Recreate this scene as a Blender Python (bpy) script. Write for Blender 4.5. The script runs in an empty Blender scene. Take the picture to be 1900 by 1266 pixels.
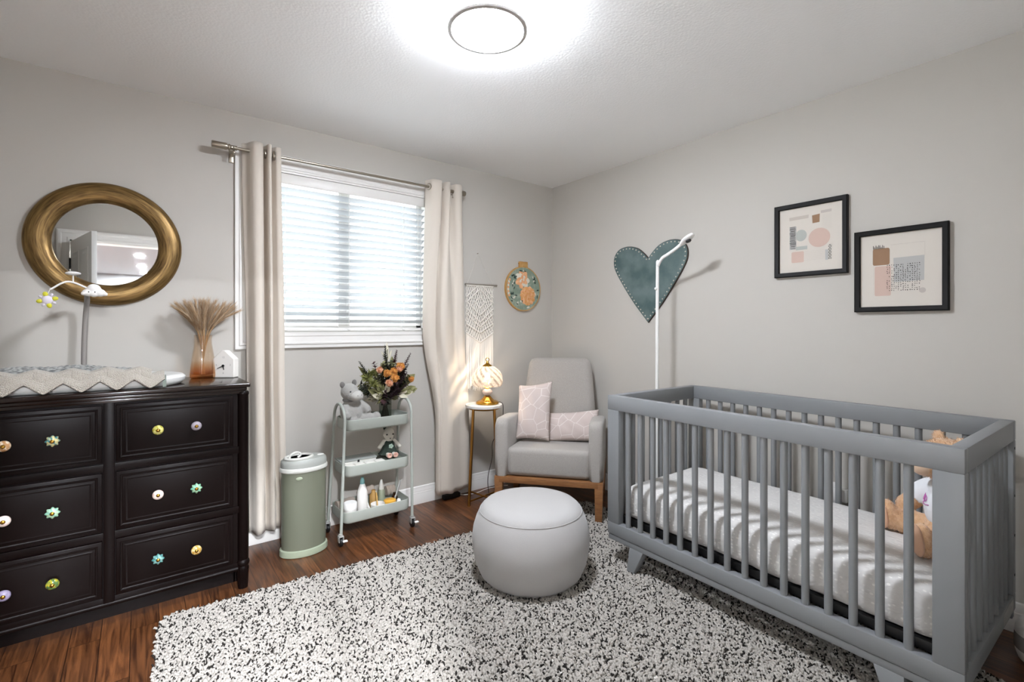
import bpy, bmesh, math, random
import numpy as np
from mathutils import Matrix, Vector, Quaternion, noise
PI = math.pi
random.seed(7)
S = bpy.context.scene
COL = S.collection
R = math.radians
H = 2.44                      # ceiling height

# ---------------------------------------------------------------- camera
cam_d = bpy.data.cameras.new('camera')
cam = bpy.data.objects.new('camera', cam_d)
COL.objects.link(cam)
cam_d.sensor_width = 36.0
cam_d.sensor_fit = 'HORIZONTAL'
cam_d.lens = 892.0 / 1900.0 * 36.0
cam_d.shift_y = -26.0 / 1900.0
cam_d.clip_start = 0.02
cam.location = (-2.820, -3.077, 1.240)
cam.rotation_euler = (PI / 2, 0, R(-37.73))
S.camera = cam

# ---------------------------------------------------------------- world / exposure
W = bpy.data.worlds.new('sky')
S.world = W
W.use_nodes = True
wn = W.node_tree.nodes
wn['Background'].inputs[0].default_value = (0.97, 0.985, 1.0, 1)
wn['Background'].inputs[1].default_value = 2.3
S.view_settings.view_transform = 'Standard'
S.view_settings.look = 'None'
S.view_settings.gamma = 1.0
S.view_settings.use_curve_mapping = False
S.view_settings.exposure = 1.53
LAMP_L = 103.0                # ceiling lamp diffuser radiance
GLOW_L = 112.0                 # the lit ring behind the lamp's disc
try:
    S.cycles.use_denoising = True
    S.cycles.max_bounces = 10
    S.cycles.diffuse_bounces = 6
    S.cycles.transparent_max_bounces = 24
    S.cycles.sample_clamp_indirect = 8.0
    S.cycles.caustics_reflective = False
    S.cycles.caustics_refractive = False
except Exception:
    pass

# ---------------------------------------------------------------- material helpers
def lin(h):
    h = h.lstrip('#')
    out = []
    for i in (0, 2, 4):
        c = int(h[i:i + 2], 16) / 255.0
        out.append(c / 12.92 if c <= 0.04045 else ((c + 0.055) / 1.055) ** 2.4)
    return (out[0], out[1], out[2], 1.0)

def nt(m): return m.node_tree.nodes, m.node_tree.links

def mat(name, col, rough=0.6, metal=0.0, bump=None, var=None, spec=None, sheen=0.0, stretch=(1, 1, 1), coat=0.0):
    """col hex; bump=(scale, strength); var=(scale, hex2, lo, hi) noise mix of two colours of the thing itself"""
    m = bpy.data.materials.new(name)
    m.use_nodes = True
    n, l = nt(m)
    b = n['Principled BSDF']
    b.inputs['Base Color'].default_value = lin(col)
    b.inputs['Roughness'].default_value = rough
    b.inputs['Metallic'].default_value = metal
    if spec is not None: b.inputs['Specular IOR Level'].default_value = spec
    if sheen: b.inputs['Sheen Weight'].default_value = sheen
    if coat: b.inputs['Coat Weight'].default_value = coat
    if bump or var:
        tc = n.new('ShaderNodeTexCoord'); mp = n.new('ShaderNodeMapping')
        mp.inputs['Scale'].default_value = stretch
        l.new(tc.outputs['Object'], mp.inputs['Vector'])
    if bump:
        t = n.new('ShaderNodeTexNoise'); t.inputs['Scale'].default_value = bump[0]; t.inputs['Detail'].default_value = 3
        bp = n.new('ShaderNodeBump'); bp.inputs['Strength'].default_value = bump[1]; bp.inputs['Distance'].default_value = bump[2] if len(bump) > 2 else 0.004
        l.new(mp.outputs[0], t.inputs['Vector']); l.new(t.outputs['Fac'], bp.inputs['Height']); l.new(bp.outputs[0], b.inputs['Normal'])
    if var:
        t = n.new('ShaderNodeTexNoise'); t.inputs['Scale'].default_value = var[0]; t.inputs['Detail'].default_value = 4
        cr = n.new('ShaderNodeValToRGB')
        cr.color_ramp.elements[0].position = var[2]; cr.color_ramp.elements[1].position = var[3]
        cr.color_ramp.elements[0].color = lin(col); cr.color_ramp.elements[1].color = lin(var[1])
        l.new(mp.outputs[0], t.inputs['Vector']); l.new(t.outputs['Fac'], cr.inputs[0]); l.new(cr.outputs[0], b.inputs['Base Color'])
    return m

def emit(name, col, strength):
    m = bpy.data.materials.new(name); m.use_nodes = True
    n, l = nt(m)
    b = n['Principled BSDF']
    b.inputs['Base Color'].default_value = (0.8, 0.8, 0.8, 1)
    b.inputs['Emission Color'].default_value = lin(col)
    b.inputs['Emission Strength'].default_value = strength
    return m

def clear(name, tint, gloss=0.12, rough=0.02, opacity=0.0, solid='#ffffff'):
    """thin clear pane or vessel: tinted see-through with a fresnel reflection and some solid body colour"""
    m = bpy.data.materials.new(name); m.use_nodes = True
    n, l = nt(m)
    n.remove(n['Principled BSDF'])
    out = n['Material Output']
    tr = n.new('ShaderNodeBsdfTransparent'); tr.inputs[0].default_value = lin(tint)
    gl = n.new('ShaderNodeBsdfGlossy'); gl.inputs['Roughness'].default_value = rough
    lw = n.new('ShaderNodeLayerWeight'); lw.inputs['Blend'].default_value = 0.5
    pw = n.new('ShaderNodeMath'); pw.operation = 'POWER'; pw.inputs[1].default_value = 3.0; l.new(lw.outputs['Facing'], pw.inputs[0])
    ma = n.new('ShaderNodeMath'); ma.operation = 'MULTIPLY_ADD'; ma.inputs[1].default_value = gloss; ma.inputs[2].default_value = gloss * 0.12
    mx = n.new('ShaderNodeMixShader')
    l.new(pw.outputs[0], ma.inputs[0]); l.new(ma.outputs[0], mx.inputs[0])
    base = tr
    if opacity:
        df = n.new('ShaderNodeBsdfDiffuse'); df.inputs[0].default_value = lin(solid)
        m2 = n.new('ShaderNodeMixShader'); m2.inputs[0].default_value = opacity
        l.new(tr.outputs[0], m2.inputs[1]); l.new(df.outputs[0], m2.inputs[2]); base = m2
    l.new(base.outputs[0], mx.inputs[1]); l.new(gl.outputs[0], mx.inputs[2]); l.new(mx.outputs[0], out.inputs['Surface'])
    return m

# ---------------------------------------------------------------- geometry helpers
class G:
    """collects shapes and becomes one mesh"""
    def __init__(s): s.v = []; s.f = []; s.mi = []; s.cur = 0; s.M = None
    def add(s, vs, fs, M=None):
        o = len(s.v)
        MM = s.M if M is None else (M if s.M is None else s.M @ M)
        if MM is not None: vs = [tuple(MM @ Vector(p)) for p in vs]
        s.v.extend([tuple(p) for p in vs])
        for f in fs: s.f.append([i + o for i in f]); s.mi.append(s.cur)
        return s
    def box(s, x0, x1, y0, y1, z0, z1, bev=0.0, seg=2, M=None):
        if bev <= 0:
            v = [(x, y, z) for z in (z0, z1) for y in (y0, y1) for x in (x0, x1)]
            f = [(0, 2, 3, 1), (4, 5, 7, 6), (0, 1, 5, 4), (2, 6, 7, 3), (0, 4, 6, 2), (1, 3, 7, 5)]
            return s.add(v, f, M)
        bm = bmesh.new(); bmesh.ops.create_cube(bm, size=1.0)
        for q in bm.verts: q.co = Vector(((x0 + x1) / 2 + q.co.x * (x1 - x0), (y0 + y1) / 2 + q.co.y * (y1 - y0), (z0 + z1) / 2 + q.co.z * (z1 - z0)))
        bmesh.ops.bevel(bm, geom=list(bm.edges), offset=min(bev, 0.49 * min(abs(x1 - x0), abs(y1 - y0), abs(z1 - z0))), segments=seg, profile=0.5, affect='EDGES')
        bm.verts.index_update()
        v = [tuple(q.co) for q in bm.verts]; f = [[q.index for q in fc.verts] for fc in bm.faces]; bm.free()
        return s.add(v, f, M)
    def hexa(s, lo, hi, bev=0.0, seg=2):
        """box from four bottom and four top corners (same order round)"""
        bm = bmesh.new()
        vs = [bm.verts.new(p) for p in list(lo) + list(hi)]
        for f in ((3, 2, 1, 0), (4, 5, 6, 7), (0, 1, 5, 4), (1, 2, 6, 5), (2, 3, 7, 6), (3, 0, 4, 7)): bm.faces.new([vs[i] for i in f])
        bmesh.ops.recalc_face_normals(bm, faces=list(bm.faces))
        if bev > 0: bmesh.ops.bevel(bm, geom=list(bm.edges), offset=bev, segments=seg, profile=0.5, affect='EDGES')
        bm.verts.index_update()
        v = [tuple(q.co) for q in bm.verts]; f = [[q.index for q in fc.verts] for fc in bm.faces]; bm.free()
        return s.add(v, f)
    def tube(s, path, r, n=10, closed=False, M=None, caps=True, up=None):
        P = [Vector(p) for p in path]; k = len(P)
        rr = r if isinstance(r, (list, tuple)) else [r] * k
        vs = []; fs = []
        prev = None
        for i in range(k):
            if closed: t = P[(i + 1) % k] - P[i - 1]
            else: t = P[min(i + 1, k - 1)] - P[max(i - 1, 0)]
            if t.length < 1e-9: t = Vector((0, 0, 1))
            t.normalize()
            if prev is None:
                a = Vector(up) if up else (Vector((0, 0, 1)) if abs(t.z) < 0.9 else Vector((1, 0, 0)))
                u = (a - t * a.dot(t)).normalized()
            else:
                u = prev - t * prev.dot(t)
                if u.length < 1e-6: u = Vector((1, 0, 0)) - t * t.x
                u.normalize()
            prev = u; w = t.cross(u)
            for j in range(n):
                a = 2 * PI * j / n
                vs.append(tuple(P[i] + (u * math.cos(a) + w * math.sin(a)) * rr[i]))
        m = k if closed else k - 1
        for i in range(m):
            for j in range(n):
                a = i * n + j; b = i * n + (j + 1) % n; i2 = (i + 1) % k
                fs.append((a, b, i2 * n + (j + 1) % n, i2 * n + j))
        if not closed and caps:
            fs.append(tuple(range(n - 1, -1, -1))); fs.append(tuple((k - 1) * n + j for j in range(n)))
        return s.add(vs, fs, M)
    def cyl(s, a, b, r, n=16, r2=None): return s.tube([a, b], [r, r if r2 is None else r2], n)
    def lathe(s, prof, c=(0, 0, 0), n=32, M=None, sx=1.0, sy=1.0, rfun=None):
        vs = []; fs = []
        for i, (r, z) in enumerate(prof):
            for j in range(n):
                a = 2 * PI * j / n
                q = r * (rfun(a, i) if rfun else 1.0)
                vs.append((c[0] + q * math.cos(a) * sx, c[1] + q * math.sin(a) * sy, c[2] + z))
        for i in range(len(prof) - 1):
            for j in range(n): fs.append((i * n + j, i * n + (j + 1) % n, (i + 1) * n + (j + 1) % n, (i + 1) * n + j))
        if prof[0][0] > 1e-6: fs.append(tuple(range(n - 1, -1, -1)))
        if prof[-1][0] > 1e-6: fs.append(tuple((len(prof) - 1) * n + j for j in range(n)))
        return s.add(vs, fs, M)
    def open_lathe(s, prof, c=(0, 0, 0), n=32, M=None, sx=1.0, sy=1.0, rfun=None):
        nf = len(s.f); s.lathe(prof, c, n, M, sx, sy, rfun)
        drop = (1 if prof[0][0] > 1e-6 else 0) + (1 if prof[-1][0] > 1e-6 else 0)
        if drop: del s.f[-drop:]; del s.mi[-drop:]
        return s
    def ell(s, c, r, rot=(0, 0, 0), n=16, m=10, M=None):
        if not isinstance(r, (tuple, list)): r = (r, r, r)
        from mathutils import Euler
        E = Matrix.Translation(c) @ Euler(rot).to_matrix().to_4x4()
        vs = []; fs = []
        for i in range(m + 1):
            p = PI * i / m
            for j in range(n):
                a = 2 * PI * j / n
                vs.append(tuple(E @ Vector((r[0] * math.sin(p) * math.cos(a), r[1] * math.sin(p) * math.sin(a), -r[2] * math.cos(p)))))
        for i in range(m):
            for j in range(n): fs.append((i * n + j, i * n + (j + 1) % n, (i + 1) * n + (j + 1) % n, (i + 1) * n + j))
        return s.add(vs, fs, M)
    def prism(s, poly, z0, z1, M=None):
        n = len(poly)
        vs = [(p[0], p[1], z0) for p in poly] + [(p[0], p[1], z1) for p in poly]
        fs = [tuple(range(n - 1, -1, -1)), tuple(range(n, 2 * n))] + [(i, (i + 1) % n, n + (i + 1) % n, n + i) for i in range(n)]
        return s.add(vs, fs, M)
    def flat(s, poly, M=None): return s.add([(p[0], p[1], p[2] if len(p) > 2 else 0) for p in poly], [tuple(range(len(poly)))], M)
    def sheet(s, fn, nu, nv, M=None, closed_u=False):
        vs = [fn(i / (nu if closed_u else nu - 1), j / (nv - 1)) for j in range(nv) for i in range(nu)]
        fs = []
        for j in range(nv - 1):
            for i in range(nu if closed_u else nu - 1):
                a = j * nu + i; b = j * nu + (i + 1) % nu
                fs.append((a, b, b + nu, a + nu))
        return s.add(vs, fs, M)
    def sweep(s, prof, path, closed=False, out=None):
        """profile (offset, height) swept round a polyline in a plane: path points with (pos, offset dir, height dir)"""
        k = len(path); n = len(prof); vs = []; fs = []
        for P, o, h in path:
            P, o, h = Vector(P), Vector(o), Vector(h)
            for a, b in prof: vs.append(tuple(P + o * a + h * b))
        for i in range(k if closed else k - 1):
            for j in range(n - 1):
                fs.append((i * n + j, i * n + j + 1, ((i + 1) % k) * n + j + 1, ((i + 1) % k) * n + j))
        return s.add(vs, fs)

def mesh_of(name, g, mats, smooth=40):
    me = bpy.data.meshes.new(name)
    me.from_pydata(g.v, [], g.f)
    ms = mats if isinstance(mats, (list, tuple)) else [mats]
    for m in ms: me.materials.append(m)
    if len(ms) > 1: me.polygons.foreach_set('material_index', g.mi)
    bm = bmesh.new(); bm.from_mesh(me); bmesh.ops.recalc_face_normals(bm, faces=bm.faces); bm.to_mesh(me); bm.free()
    if smooth:
        me.shade_smooth(); me.set_sharp_from_angle(angle=R(smooth))
    me.update()
    return me

def TM(t):
    return Matrix.Translation(t.location) @ t.rotation_euler.to_matrix().to_4x4()

def build(name, g, mats, parent=None, smooth=40, local=False, loc=None):
    """one mesh object; world-coordinate meshes under a thing keep their place, local=True meshes are in the thing's frame"""
    o = bpy.data.objects.new(name, mesh_of(name, g, mats, smooth)); COL.objects.link(o)
    if parent is not None:
        o.parent = parent
        if not local and parent.type == 'EMPTY' and parent.parent is None: o.matrix_parent_inverse = TM(parent).inverted()
    if loc is not None: o.location = loc
    return o

def inst(src, name, parent, loc=(0, 0, 0), rot=(0, 0, 0)):
    o = src.copy(); o.name = name; COL.objects.link(o); o.parent = parent; o.location = loc; o.rotation_euler = rot
    return o

def tag(o, label, cat=None, group=None, kind=None):
    if label: o['label'] = label
    if cat: o['category'] = cat
    if group: o['group'] = group
    if kind: o['kind'] = kind
    return o

def thing(name, label, cat, loc=(0, 0, 0), rz=0.0, group=None):
    o = bpy.data.objects.new(name, None); COL.objects.link(o)
    o.location = loc; o.rotation_euler = (0, 0, rz); o.empty_display_size = 0.05
    return tag(o, label, cat, group)

def struct(name, g, mats, label=None, cat=None, smooth=30):
    o = build(name, g, mats, smooth=smooth)
    return tag(o, label, cat, kind='structure')

def single(name, g, mats, label, cat, group=None, smooth=40, loc=None):
    """a thing that is one mesh; world-coordinate mesh re-centred on loc"""
    if loc is not None: g.v = [(p[0] - loc[0], p[1] - loc[1], p[2] - loc[2]) for p in g.v]
    o = build(name, g, mats, smooth=smooth, loc=loc)
    return tag(o, label, cat, group)

def arc(c, r, a0, a1, n, ax=(1, 0, 0), ay=(0, 1, 0)):
    c, ax, ay = Vector(c), Vector(ax), Vector(ay)
    return [tuple(c + ax * (r * math.cos(a0 + (a1 - a0) * i / (n - 1))) + ay * (r * math.sin(a0 + (a1 - a0) * i / (n - 1)))) for i in range(n)]

def bez(pts, n=24):
    """smooth curve through points (Catmull-Rom)"""
    P = [Vector(p) for p in pts]; out = []
    P = [P[0] * 2 - P[1]] + P + [P[-1] * 2 - P[-2]]
    for i in range(1, len(P) - 2):
        for k in range(n):
            t = k / n
            a, b, c, d = P[i - 1], P[i], P[i + 1], P[i + 2]
            out.append(tuple(0.5 * ((2 * b) + (c - a) * t + (2 * a - 5 * b + 4 * c - d) * t * t + (3 * b - a - 3 * c + d) * t ** 3)))
    out.append(tuple(P[-2]))
    return out

def rrect(x0, x1, y0, y1, r, n=6):
    pts = []
    for cx, cy, a in ((x1 - r, y1 - r, 0), (x0 + r, y1 - r, PI / 2), (x0 + r, y0 + r, PI), (x1 - r, y0 + r, 1.5 * PI)):
        for i in range(n + 1): pts.append((cx + r * math.cos(a + i * PI / 2 / n), cy + r * math.sin(a + i * PI / 2 / n)))
    return pts

def loft(g, rings):
    """closed rings of equal count joined, ends capped"""
    n = len(rings[0]); vs = [p for r in rings for p in r]; fs = []
    for i in range(len(rings) - 1):
        for j in range(n): fs.append((i * n + j, i * n + (j + 1) % n, (i + 1) * n + (j + 1) % n, (i + 1) * n + j))
    fs.append(tuple(range(n - 1, -1, -1))); fs.append(tuple((len(rings) - 1) * n + j for j in range(n)))
    return g.add(vs, fs)

def soften(o, vox, it=6, disp=0.0, size=0.02, sub=0):
    """melt overlapping shapes into one continuous skin"""
    m = o.modifiers.new('melt', 'REMESH'); m.mode = 'VOXEL'; m.voxel_size = vox; m.use_smooth_shade = True
    if it:
        m = o.modifiers.new('smooth', 'SMOOTH'); m.factor = 0.5; m.iterations = it
    if disp:
        t = bpy.data.textures.new('pile', 'CLOUDS'); t.noise_scale = size; t.noise_depth = 2
        m = o.modifiers.new('pile', 'DISPLACE'); m.texture = t; m.strength = disp; m.mid_level = 0.5; m.texture_coords = 'LOCAL'
    dg = bpy.context.evaluated_depsgraph_get(); dg.update()
    me = bpy.data.meshes.new_from_object(o.evaluated_get(dg)); me.name = o.data.name
    o.modifiers.clear(); o.data = me
    me.shade_smooth()
    return o

def fur(g, o, count, length, width, seed=1, bend=0.5, every=None):
    """short fur blades rooted on mesh object o (same coordinates)"""
    rnd = random.Random(seed); me = o.data
    polys = list(me.polygons)
    for _ in range(count):
        p = rnd.choice(polys)
        if every and not every(p.center): continue
        n = p.normal; c = p.center
        t = n.orthogonal().normalized(); t.rotate(Quaternion(n, rnd.random() * 6.283))
        d = (n + t * rnd.uniform(-bend, bend) + Vector((0, 0, -0.25))).normalized()
        w = t.cross(n) * width * 0.5; L = length * rnd.uniform(0.6, 1.3)
        a = c - n * 0.002
        g.add([a - w, a + w, a + d * L * 0.6 + w * 0.7 + t * L * 0.15, a + d * L + t * L * 0.3], [(0, 1, 2), (0, 2, 3)])
    return g

# ---------------------------------------------------------------- materials
M = {}
M['wall'] = mat('warm_grey_wall_paint', '#bfbbb4', 0.75, bump=(220, 0.06, 0.002), spec=0.25)
M['white'] = mat('white_trim_paint', '#e3e1dd', 0.4)
M['door'] = mat('white_door_paint', '#dcdad6', 0.45)
M['espresso'] = mat('espresso_wood', '#0e0706', 0.38, bump=(40, 0.05, 0.002), stretch=(1, 1, 8), spec=0.12)
M['espresso_gloss'] = mat('polished_espresso_wood', '#1a0f0b', 0.16, spec=0.5)
M['black'] = mat('black_plastic', '#0b0b0c', 0.45)
M['white_plastic'] = mat('white_plastic', '#e9e8e5', 0.35)
M['grey_plastic'] = mat('grey_plastic', '#9b9a96', 0.5)
M['steel'] = mat('brushed_nickel', '#a39a8c', 0.32, 1.0)
M['gold'] = mat('brushed_gold', '#a5763a', 0.38, 1.0)
M['brass'] = mat('polished_brass', '#c8973f', 0.2, 1.0)
# ================================================================ the room
def stipple_ceiling():
    m = mat('stippled_ceiling_paint', '#f4f4f4', 0.9, spec=0.1)
    n, l = nt(m); b = n['Principled BSDF']
    tc = n.new('ShaderNodeTexCoord')
    t = n.new('ShaderNodeTexNoise'); t.inputs['Scale'].default_value = 95; t.inputs['Detail'].default_value = 3
    v = n.new('ShaderNodeTexVoronoi'); v.inputs['Scale'].default_value = 85
    ad = n.new('ShaderNodeMath'); ad.operation = 'ADD'
    bp = n.new('ShaderNodeBump'); bp.inputs['Strength'].default_value = 0.16; bp.inputs['Distance'].default_value = 0.003
    l.new(tc.outputs['Object'], t.inputs['Vector']); l.new(tc.outputs['Object'], v.inputs['Vector'])
    l.new(t.outputs['Fac'], ad.inputs[0]); l.new(v.outputs['Distance'], ad.inputs[1]); l.new(ad.outputs[0], bp.inputs['Height'])
    l.new(bp.outputs[0], b.inputs['Normal'])
    return m
M['ceiling'] = stipple_ceiling()

def plank_floor():
    m = mat('dark_stained_wood_planks', '#3a1d0e', 0.36, coat=0.1)
    n, l = nt(m); b = n['Principled BSDF']
    tc = n.new('ShaderNodeTexCoord'); mp = n.new('ShaderNodeMapping'); mp.inputs['Rotation'].default_value = (0, 0, PI / 2)
    br = n.new('ShaderNodeTexBrick')
    br.inputs['Scale'].default_value = 1.0; br.inputs['Brick Width'].default_value = 0.9; br.inputs['Row Height'].default_value = 0.095
    br.inputs['Mortar Size'].default_value = 0.0012; br.inputs['Mortar Smooth'].default_value = 0.1; br.offset = 0.37; br.inputs['Bias'].default_value = 0.0
    br.inputs['Color1'].default_value = (0.0, 0.0, 0.0, 1); br.inputs['Color2'].default_value = (1, 1, 1, 1); br.inputs['Mortar'].default_value = (0.0, 0.0, 0.0, 1)
    l.new(tc.outputs['Object'], mp.inputs[0]); l.new(mp.outputs[0], br.inputs['Vector'])
    # grain: stretched noise, shifted from plank to plank
    mg = n.new('ShaderNodeMapping'); mg.inputs['Scale'].default_value = (46, 3.0, 1)
    ad = n.new('ShaderNodeVectorMath'); ad.operation = 'ADD'
    mu = n.new('ShaderNodeVectorMath'); mu.operation = 'SCALE'; mu.inputs['Scale'].default_value = 7.0
    l.new(br.outputs['Color'], mu.inputs[0]); l.new(tc.outputs['Object'], ad.inputs[0]); l.new(mu.outputs[0], ad.inputs[1]); l.new(ad.outputs[0], mg.inputs[0])
    g1 = n.new('ShaderNodeTexNoise'); g1.inputs['Scale'].default_value = 1.0; g1.inputs['Detail'].default_value = 5; g1.inputs['Distortion'].default_value = 1.6
    l.new(mg.outputs[0], g1.inputs['Vector'])
    cr = n.new('ShaderNodeValToRGB')
    e = cr.color_ramp.elements
    e[0].position = 0.32; e[0].color = lin('#371e10'); e[1].position = 0.68; e[1].color = lin('#744a2c')
    l.new(g1.outputs['Fac'], cr.inputs[0])
    c2 = n.new('ShaderNodeValToRGB'); c2.color_ramp.elements[0].color = (0.62, 0.58, 0.55, 1); c2.color_ramp.elements[1].color = (1.15, 1.08, 1.0, 1)
    l.new(br.outputs['Color'], c2.inputs[0])
    mx = n.new('ShaderNodeMix'); mx.data_type = 'RGBA'; mx.blend_type = 'MULTIPLY'; mx.inputs['Factor'].default_value = 1.0
    l.new(cr.outputs[0], mx.inputs[6]); l.new(c2.outputs[0], mx.inputs[7])
    m3 = n.new('ShaderNodeMix'); m3.data_type = 'RGBA'; m3.inputs[7].default_value = lin('#150a05')
    l.new(mx.outputs[2], m3.inputs[6]); l.new(br.outputs['Fac'], m3.inputs['Factor'])
    l.new(m3.outputs[2], b.inputs['Base Color'])
    bp = n.new('ShaderNodeBump'); bp.inputs['Strength'].default_value = 0.12; bp.inputs['Distance'].default_value = 0.002
    l.new(g1.outputs['Fac'], bp.inputs['Height']); l.new(bp.outputs[0], b.inputs['Normal'])
    return m
M['floor'] = plank_floor()

XL, YF, T = -3.62, -3.10, 0.14           # left wall, front wall (behind the camera), wall thickness
WX0, WX1, WZ0, WZ1 = -2.318, -1.197, 1.198, 2.165   # window opening
DX0, DX1, DZ = -3.345, -2.50, 2.07       # door opening in the front wall

struct('floor', G().box(XL - 0.4, 0.15, -11.2, 0.15, -0.08, 0.0), M['floor'], 'dark stained wood plank floor under the rug and furniture', 'floor')
struct('ceiling', G().box(XL - 0.4, 0.15, YF - T, 0.15, H, H + 0.1), M['ceiling'], 'white stippled ceiling above the whole room', 'ceiling')
g = G()
g.box(XL - T, WX0, 0, T, 0, H); g.box(WX1, T, 0, T, 0, H); g.box(WX0, WX1, 0, T, 0, WZ0); g.box(WX0, WX1, 0, T, WZ1, H)
struct('wall_back', g, M['wall'], 'warm grey wall with the window and round mirror', 'wall')
struct('wall_right', G().box(0, T, YF - T, 0, 0, H), M['wall'], 'warm grey wall behind the crib with the teal heart', 'wall')
struct('wall_left', G().box(XL - T, XL, YF - T, 0, 0, H), M['wall'], 'warm grey wall beside the dresser, out of view', 'wall')
g = G()
g.box(XL, DX0, YF - T, YF, 0, H); g.box(DX1, 0, YF - T, YF, 0, H); g.box(DX0, DX1, YF - T, YF, DZ, H)
struct('wall_front', g, M['wall'], 'warm grey wall with the doorway, seen in the mirror', 'wall')

# baseboards with a stepped moulding
BB = [(0.0, 0.0), (0.016, 0.0), (0.016, 0.062), (0.013, 0.068), (0.013, 0.078), (0.010, 0.082), (0.010, 0.094), (0.006, 0.102), (0.006, 0.116), (0.0, 0.122)]
def baseboard(name, a, b, nrm, label):
    g = G(); g.sweep(BB, [((a[0], a[1], 0), nrm, (0, 0, 1)), ((b[0], b[1], 0), nrm, (0, 0, 1))])
    struct(name, g, M['white'], label, 'baseboard')
baseboard('baseboard_back', (XL, 0), (0, 0), (0, -1, 0), 'white moulded baseboard along the window wall')
baseboard('baseboard_right', (0, 0), (0, YF), (-1, 0, 0), 'white moulded baseboard along the crib wall')
baseboard('baseboard_left', (XL, 0), (XL, YF), (1, 0, 0), 'white moulded baseboard along the wall beside the dresser')

# window: casing, jamb, slider frame, panes
CAS = [(0.0, 0.0), (0.0, 0.012), (0.010, 0.014), (0.016, 0.010), (0.046, 0.016), (0.052, 0.022), (0.060, 0.022), (0.066, 0.016), (0.076, 0.018), (0.083, 0.018), (0.083, 0.0)]
def casing_ring(g, x0, x1, z0, z1, y, out=-1):
    s = []
    for (x, z, ox, oz) in ((x0, z0, -1, -1), (x1, z0, 1, -1), (x1, z1, 1, 1), (x0, z1, -1, 1)):
        s.append(((x, y, z), (ox, 0, oz), (0, out, 0)))
    g.sweep(CAS, s, closed=True)
g = G(); casing_ring(g, WX0, WX1, WZ0, WZ1, 0.0)
jt = 0.012
g.box(WX0, WX0 + jt, -0.005, T, WZ0, WZ1); g.box(WX1 - jt, WX1, -0.005, T, WZ0, WZ1)
g.box(WX0, WX1, -0.005, T, WZ1 - jt, WZ1); g.box(WX0, WX1, -0.012, T, WZ0 - 0.001, WZ0 + jt)
win = struct('window_1', g, M['white'], 'white cased slider window behind the blind', 'window')
g = G(); fy0, fy1 = 0.085, 0.125
a, b, c, d = WX0 + jt, WX1 - jt, WZ0 + jt, WZ1 - jt; mid = -1.765; fw = 0.04
g.box(a, b, fy0, fy1, c, c + fw, 0.003); g.box(a, b, fy0, fy1, d - fw, d, 0.003); g.box(a, a + fw, fy0, fy1, c, d, 0.003); g.box(b - fw, b, fy0, fy1, c, d, 0.003)
g.box(mid - 0.038, mid + 0.038, fy0 - 0.008, fy1, c, d, 0.003)
build('window_sash', g, M['white'], win)
M['pane'] = clear('window_pane', '#f4f8fa', 0.1)
for q in ((a + fw, mid - 0.038), (mid + 0.038, b - fw)):
    build('window_pane', G().box(q[0], q[1], 0.103, 0.107, c + fw, d - fw), M['pane'], win)

# door behind the camera (seen in the mirror), its casing and the hall
g = G()
CW = 0.092
DC = [(0.0, 0.0), (0.0, 0.012), (0.014, 0.016), (0.022, 0.012), (0.055, 0.017), (0.062, 0.024), (0.080, 0.024), (0.092, 0.016), (0.092, 0.0)]
g.sweep(DC, [((DX0, YF, 0), (-1, 0, 0), (0, 1, 0)), ((DX0, YF, DZ), (-1, 0, 1), (0, 1, 0)), ((DX1, YF, DZ), (1, 0, 1), (0, 1, 0)), ((DX1, YF, 0), (1, 0, 0), (0, 1, 0))])
struct('trim_1', g, M['white'], 'white moulded casing round the doorway, seen in the mirror', 'door casing')
g = G(); g.box(DX0, DX0 + 0.015, YF - T, YF, 0, DZ); g.box(DX1 - 0.015, DX1, YF - T, YF, 0, DZ); g.box(DX0, DX1, YF - T, YF, DZ - 0.015, DZ)
struct('trim_2', g, M['white'], 'white jamb lining of the doorway behind the camera', 'door jamb')
# the open leaf, six raised panels; hinged at DX0
leaf = thing('door_1', 'white panelled door standing open, reflected in the round mirror', 'door', (DX0 + 0.004, YF + 0.012, 0.0), R(76))
leaf['kind'] = 'structure'
g = G(); DL, DT = 0.82, 0.036
g.box(0.0, DL, -DT, 0.0, 0.008, 2.05, 0.002)
for sgn, y0 in ((1, 0.0), (-1, -DT)):
    for px in (0.12, 0.465):
        for pz0, pz1 in ((0.22, 0.82), (0.98, 1.50), (1.62, 1.93)):
            for (m, h) in ((0.0, 0.007), ):
                x0, x1 = px, px + 0.245
                ring = [(x0, pz0), (x1, pz0), (x1, pz1), (x0, pz1)]
                cx, cz = (x0 + x1) / 2, (pz0 + pz1) / 2
                prof = [(0.0, 0.0), (0.006, 0.006), (0.018, 0.001), (0.034, 0.001), (0.05, 0.007)]
                path = []
                for (x, z) in ring: path.append(((x, y0, z), (1 if x < cx else -1, 0, 1 if z < cz else -1), (0, sgn, 0)))
                g.sweep(prof, path, closed=True)
                g.add([(x0 + 0.05, y0 + sgn * 0.007, pz0 + 0.05), (x1 - 0.05, y0 + sgn * 0.007, pz0 + 0.05), (x1 - 0.05, y0 + sgn * 0.007, pz1 - 0.05), (x0 + 0.05, y0 + sgn * 0.007, pz1 - 0.05)], [(0, 1, 2, 3)])
build('door_panel', g, M['door'], leaf, local=True)
for hz in (0.25, 1.84):
    g = G().box(-0.012, 0.03, 0.0, 0.004, hz - 0.05, hz + 0.05, 0.001); g.cyl((-0.006, 0.004, hz - 0.052), (-0.006, 0.004, hz + 0.052), 0.008)
    build('hinge', g, M['black'], leaf, local=True)
g = G(); g.cyl((DL - 0.07, -DT - 0.05, 0.95), (DL - 0.07, 0.05, 0.95), 0.012); g.ell((DL - 0.07, 0.06, 0.95), 0.028); g.ell((DL - 0.07, -DT - 0.06, 0.95), 0.028)
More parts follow.
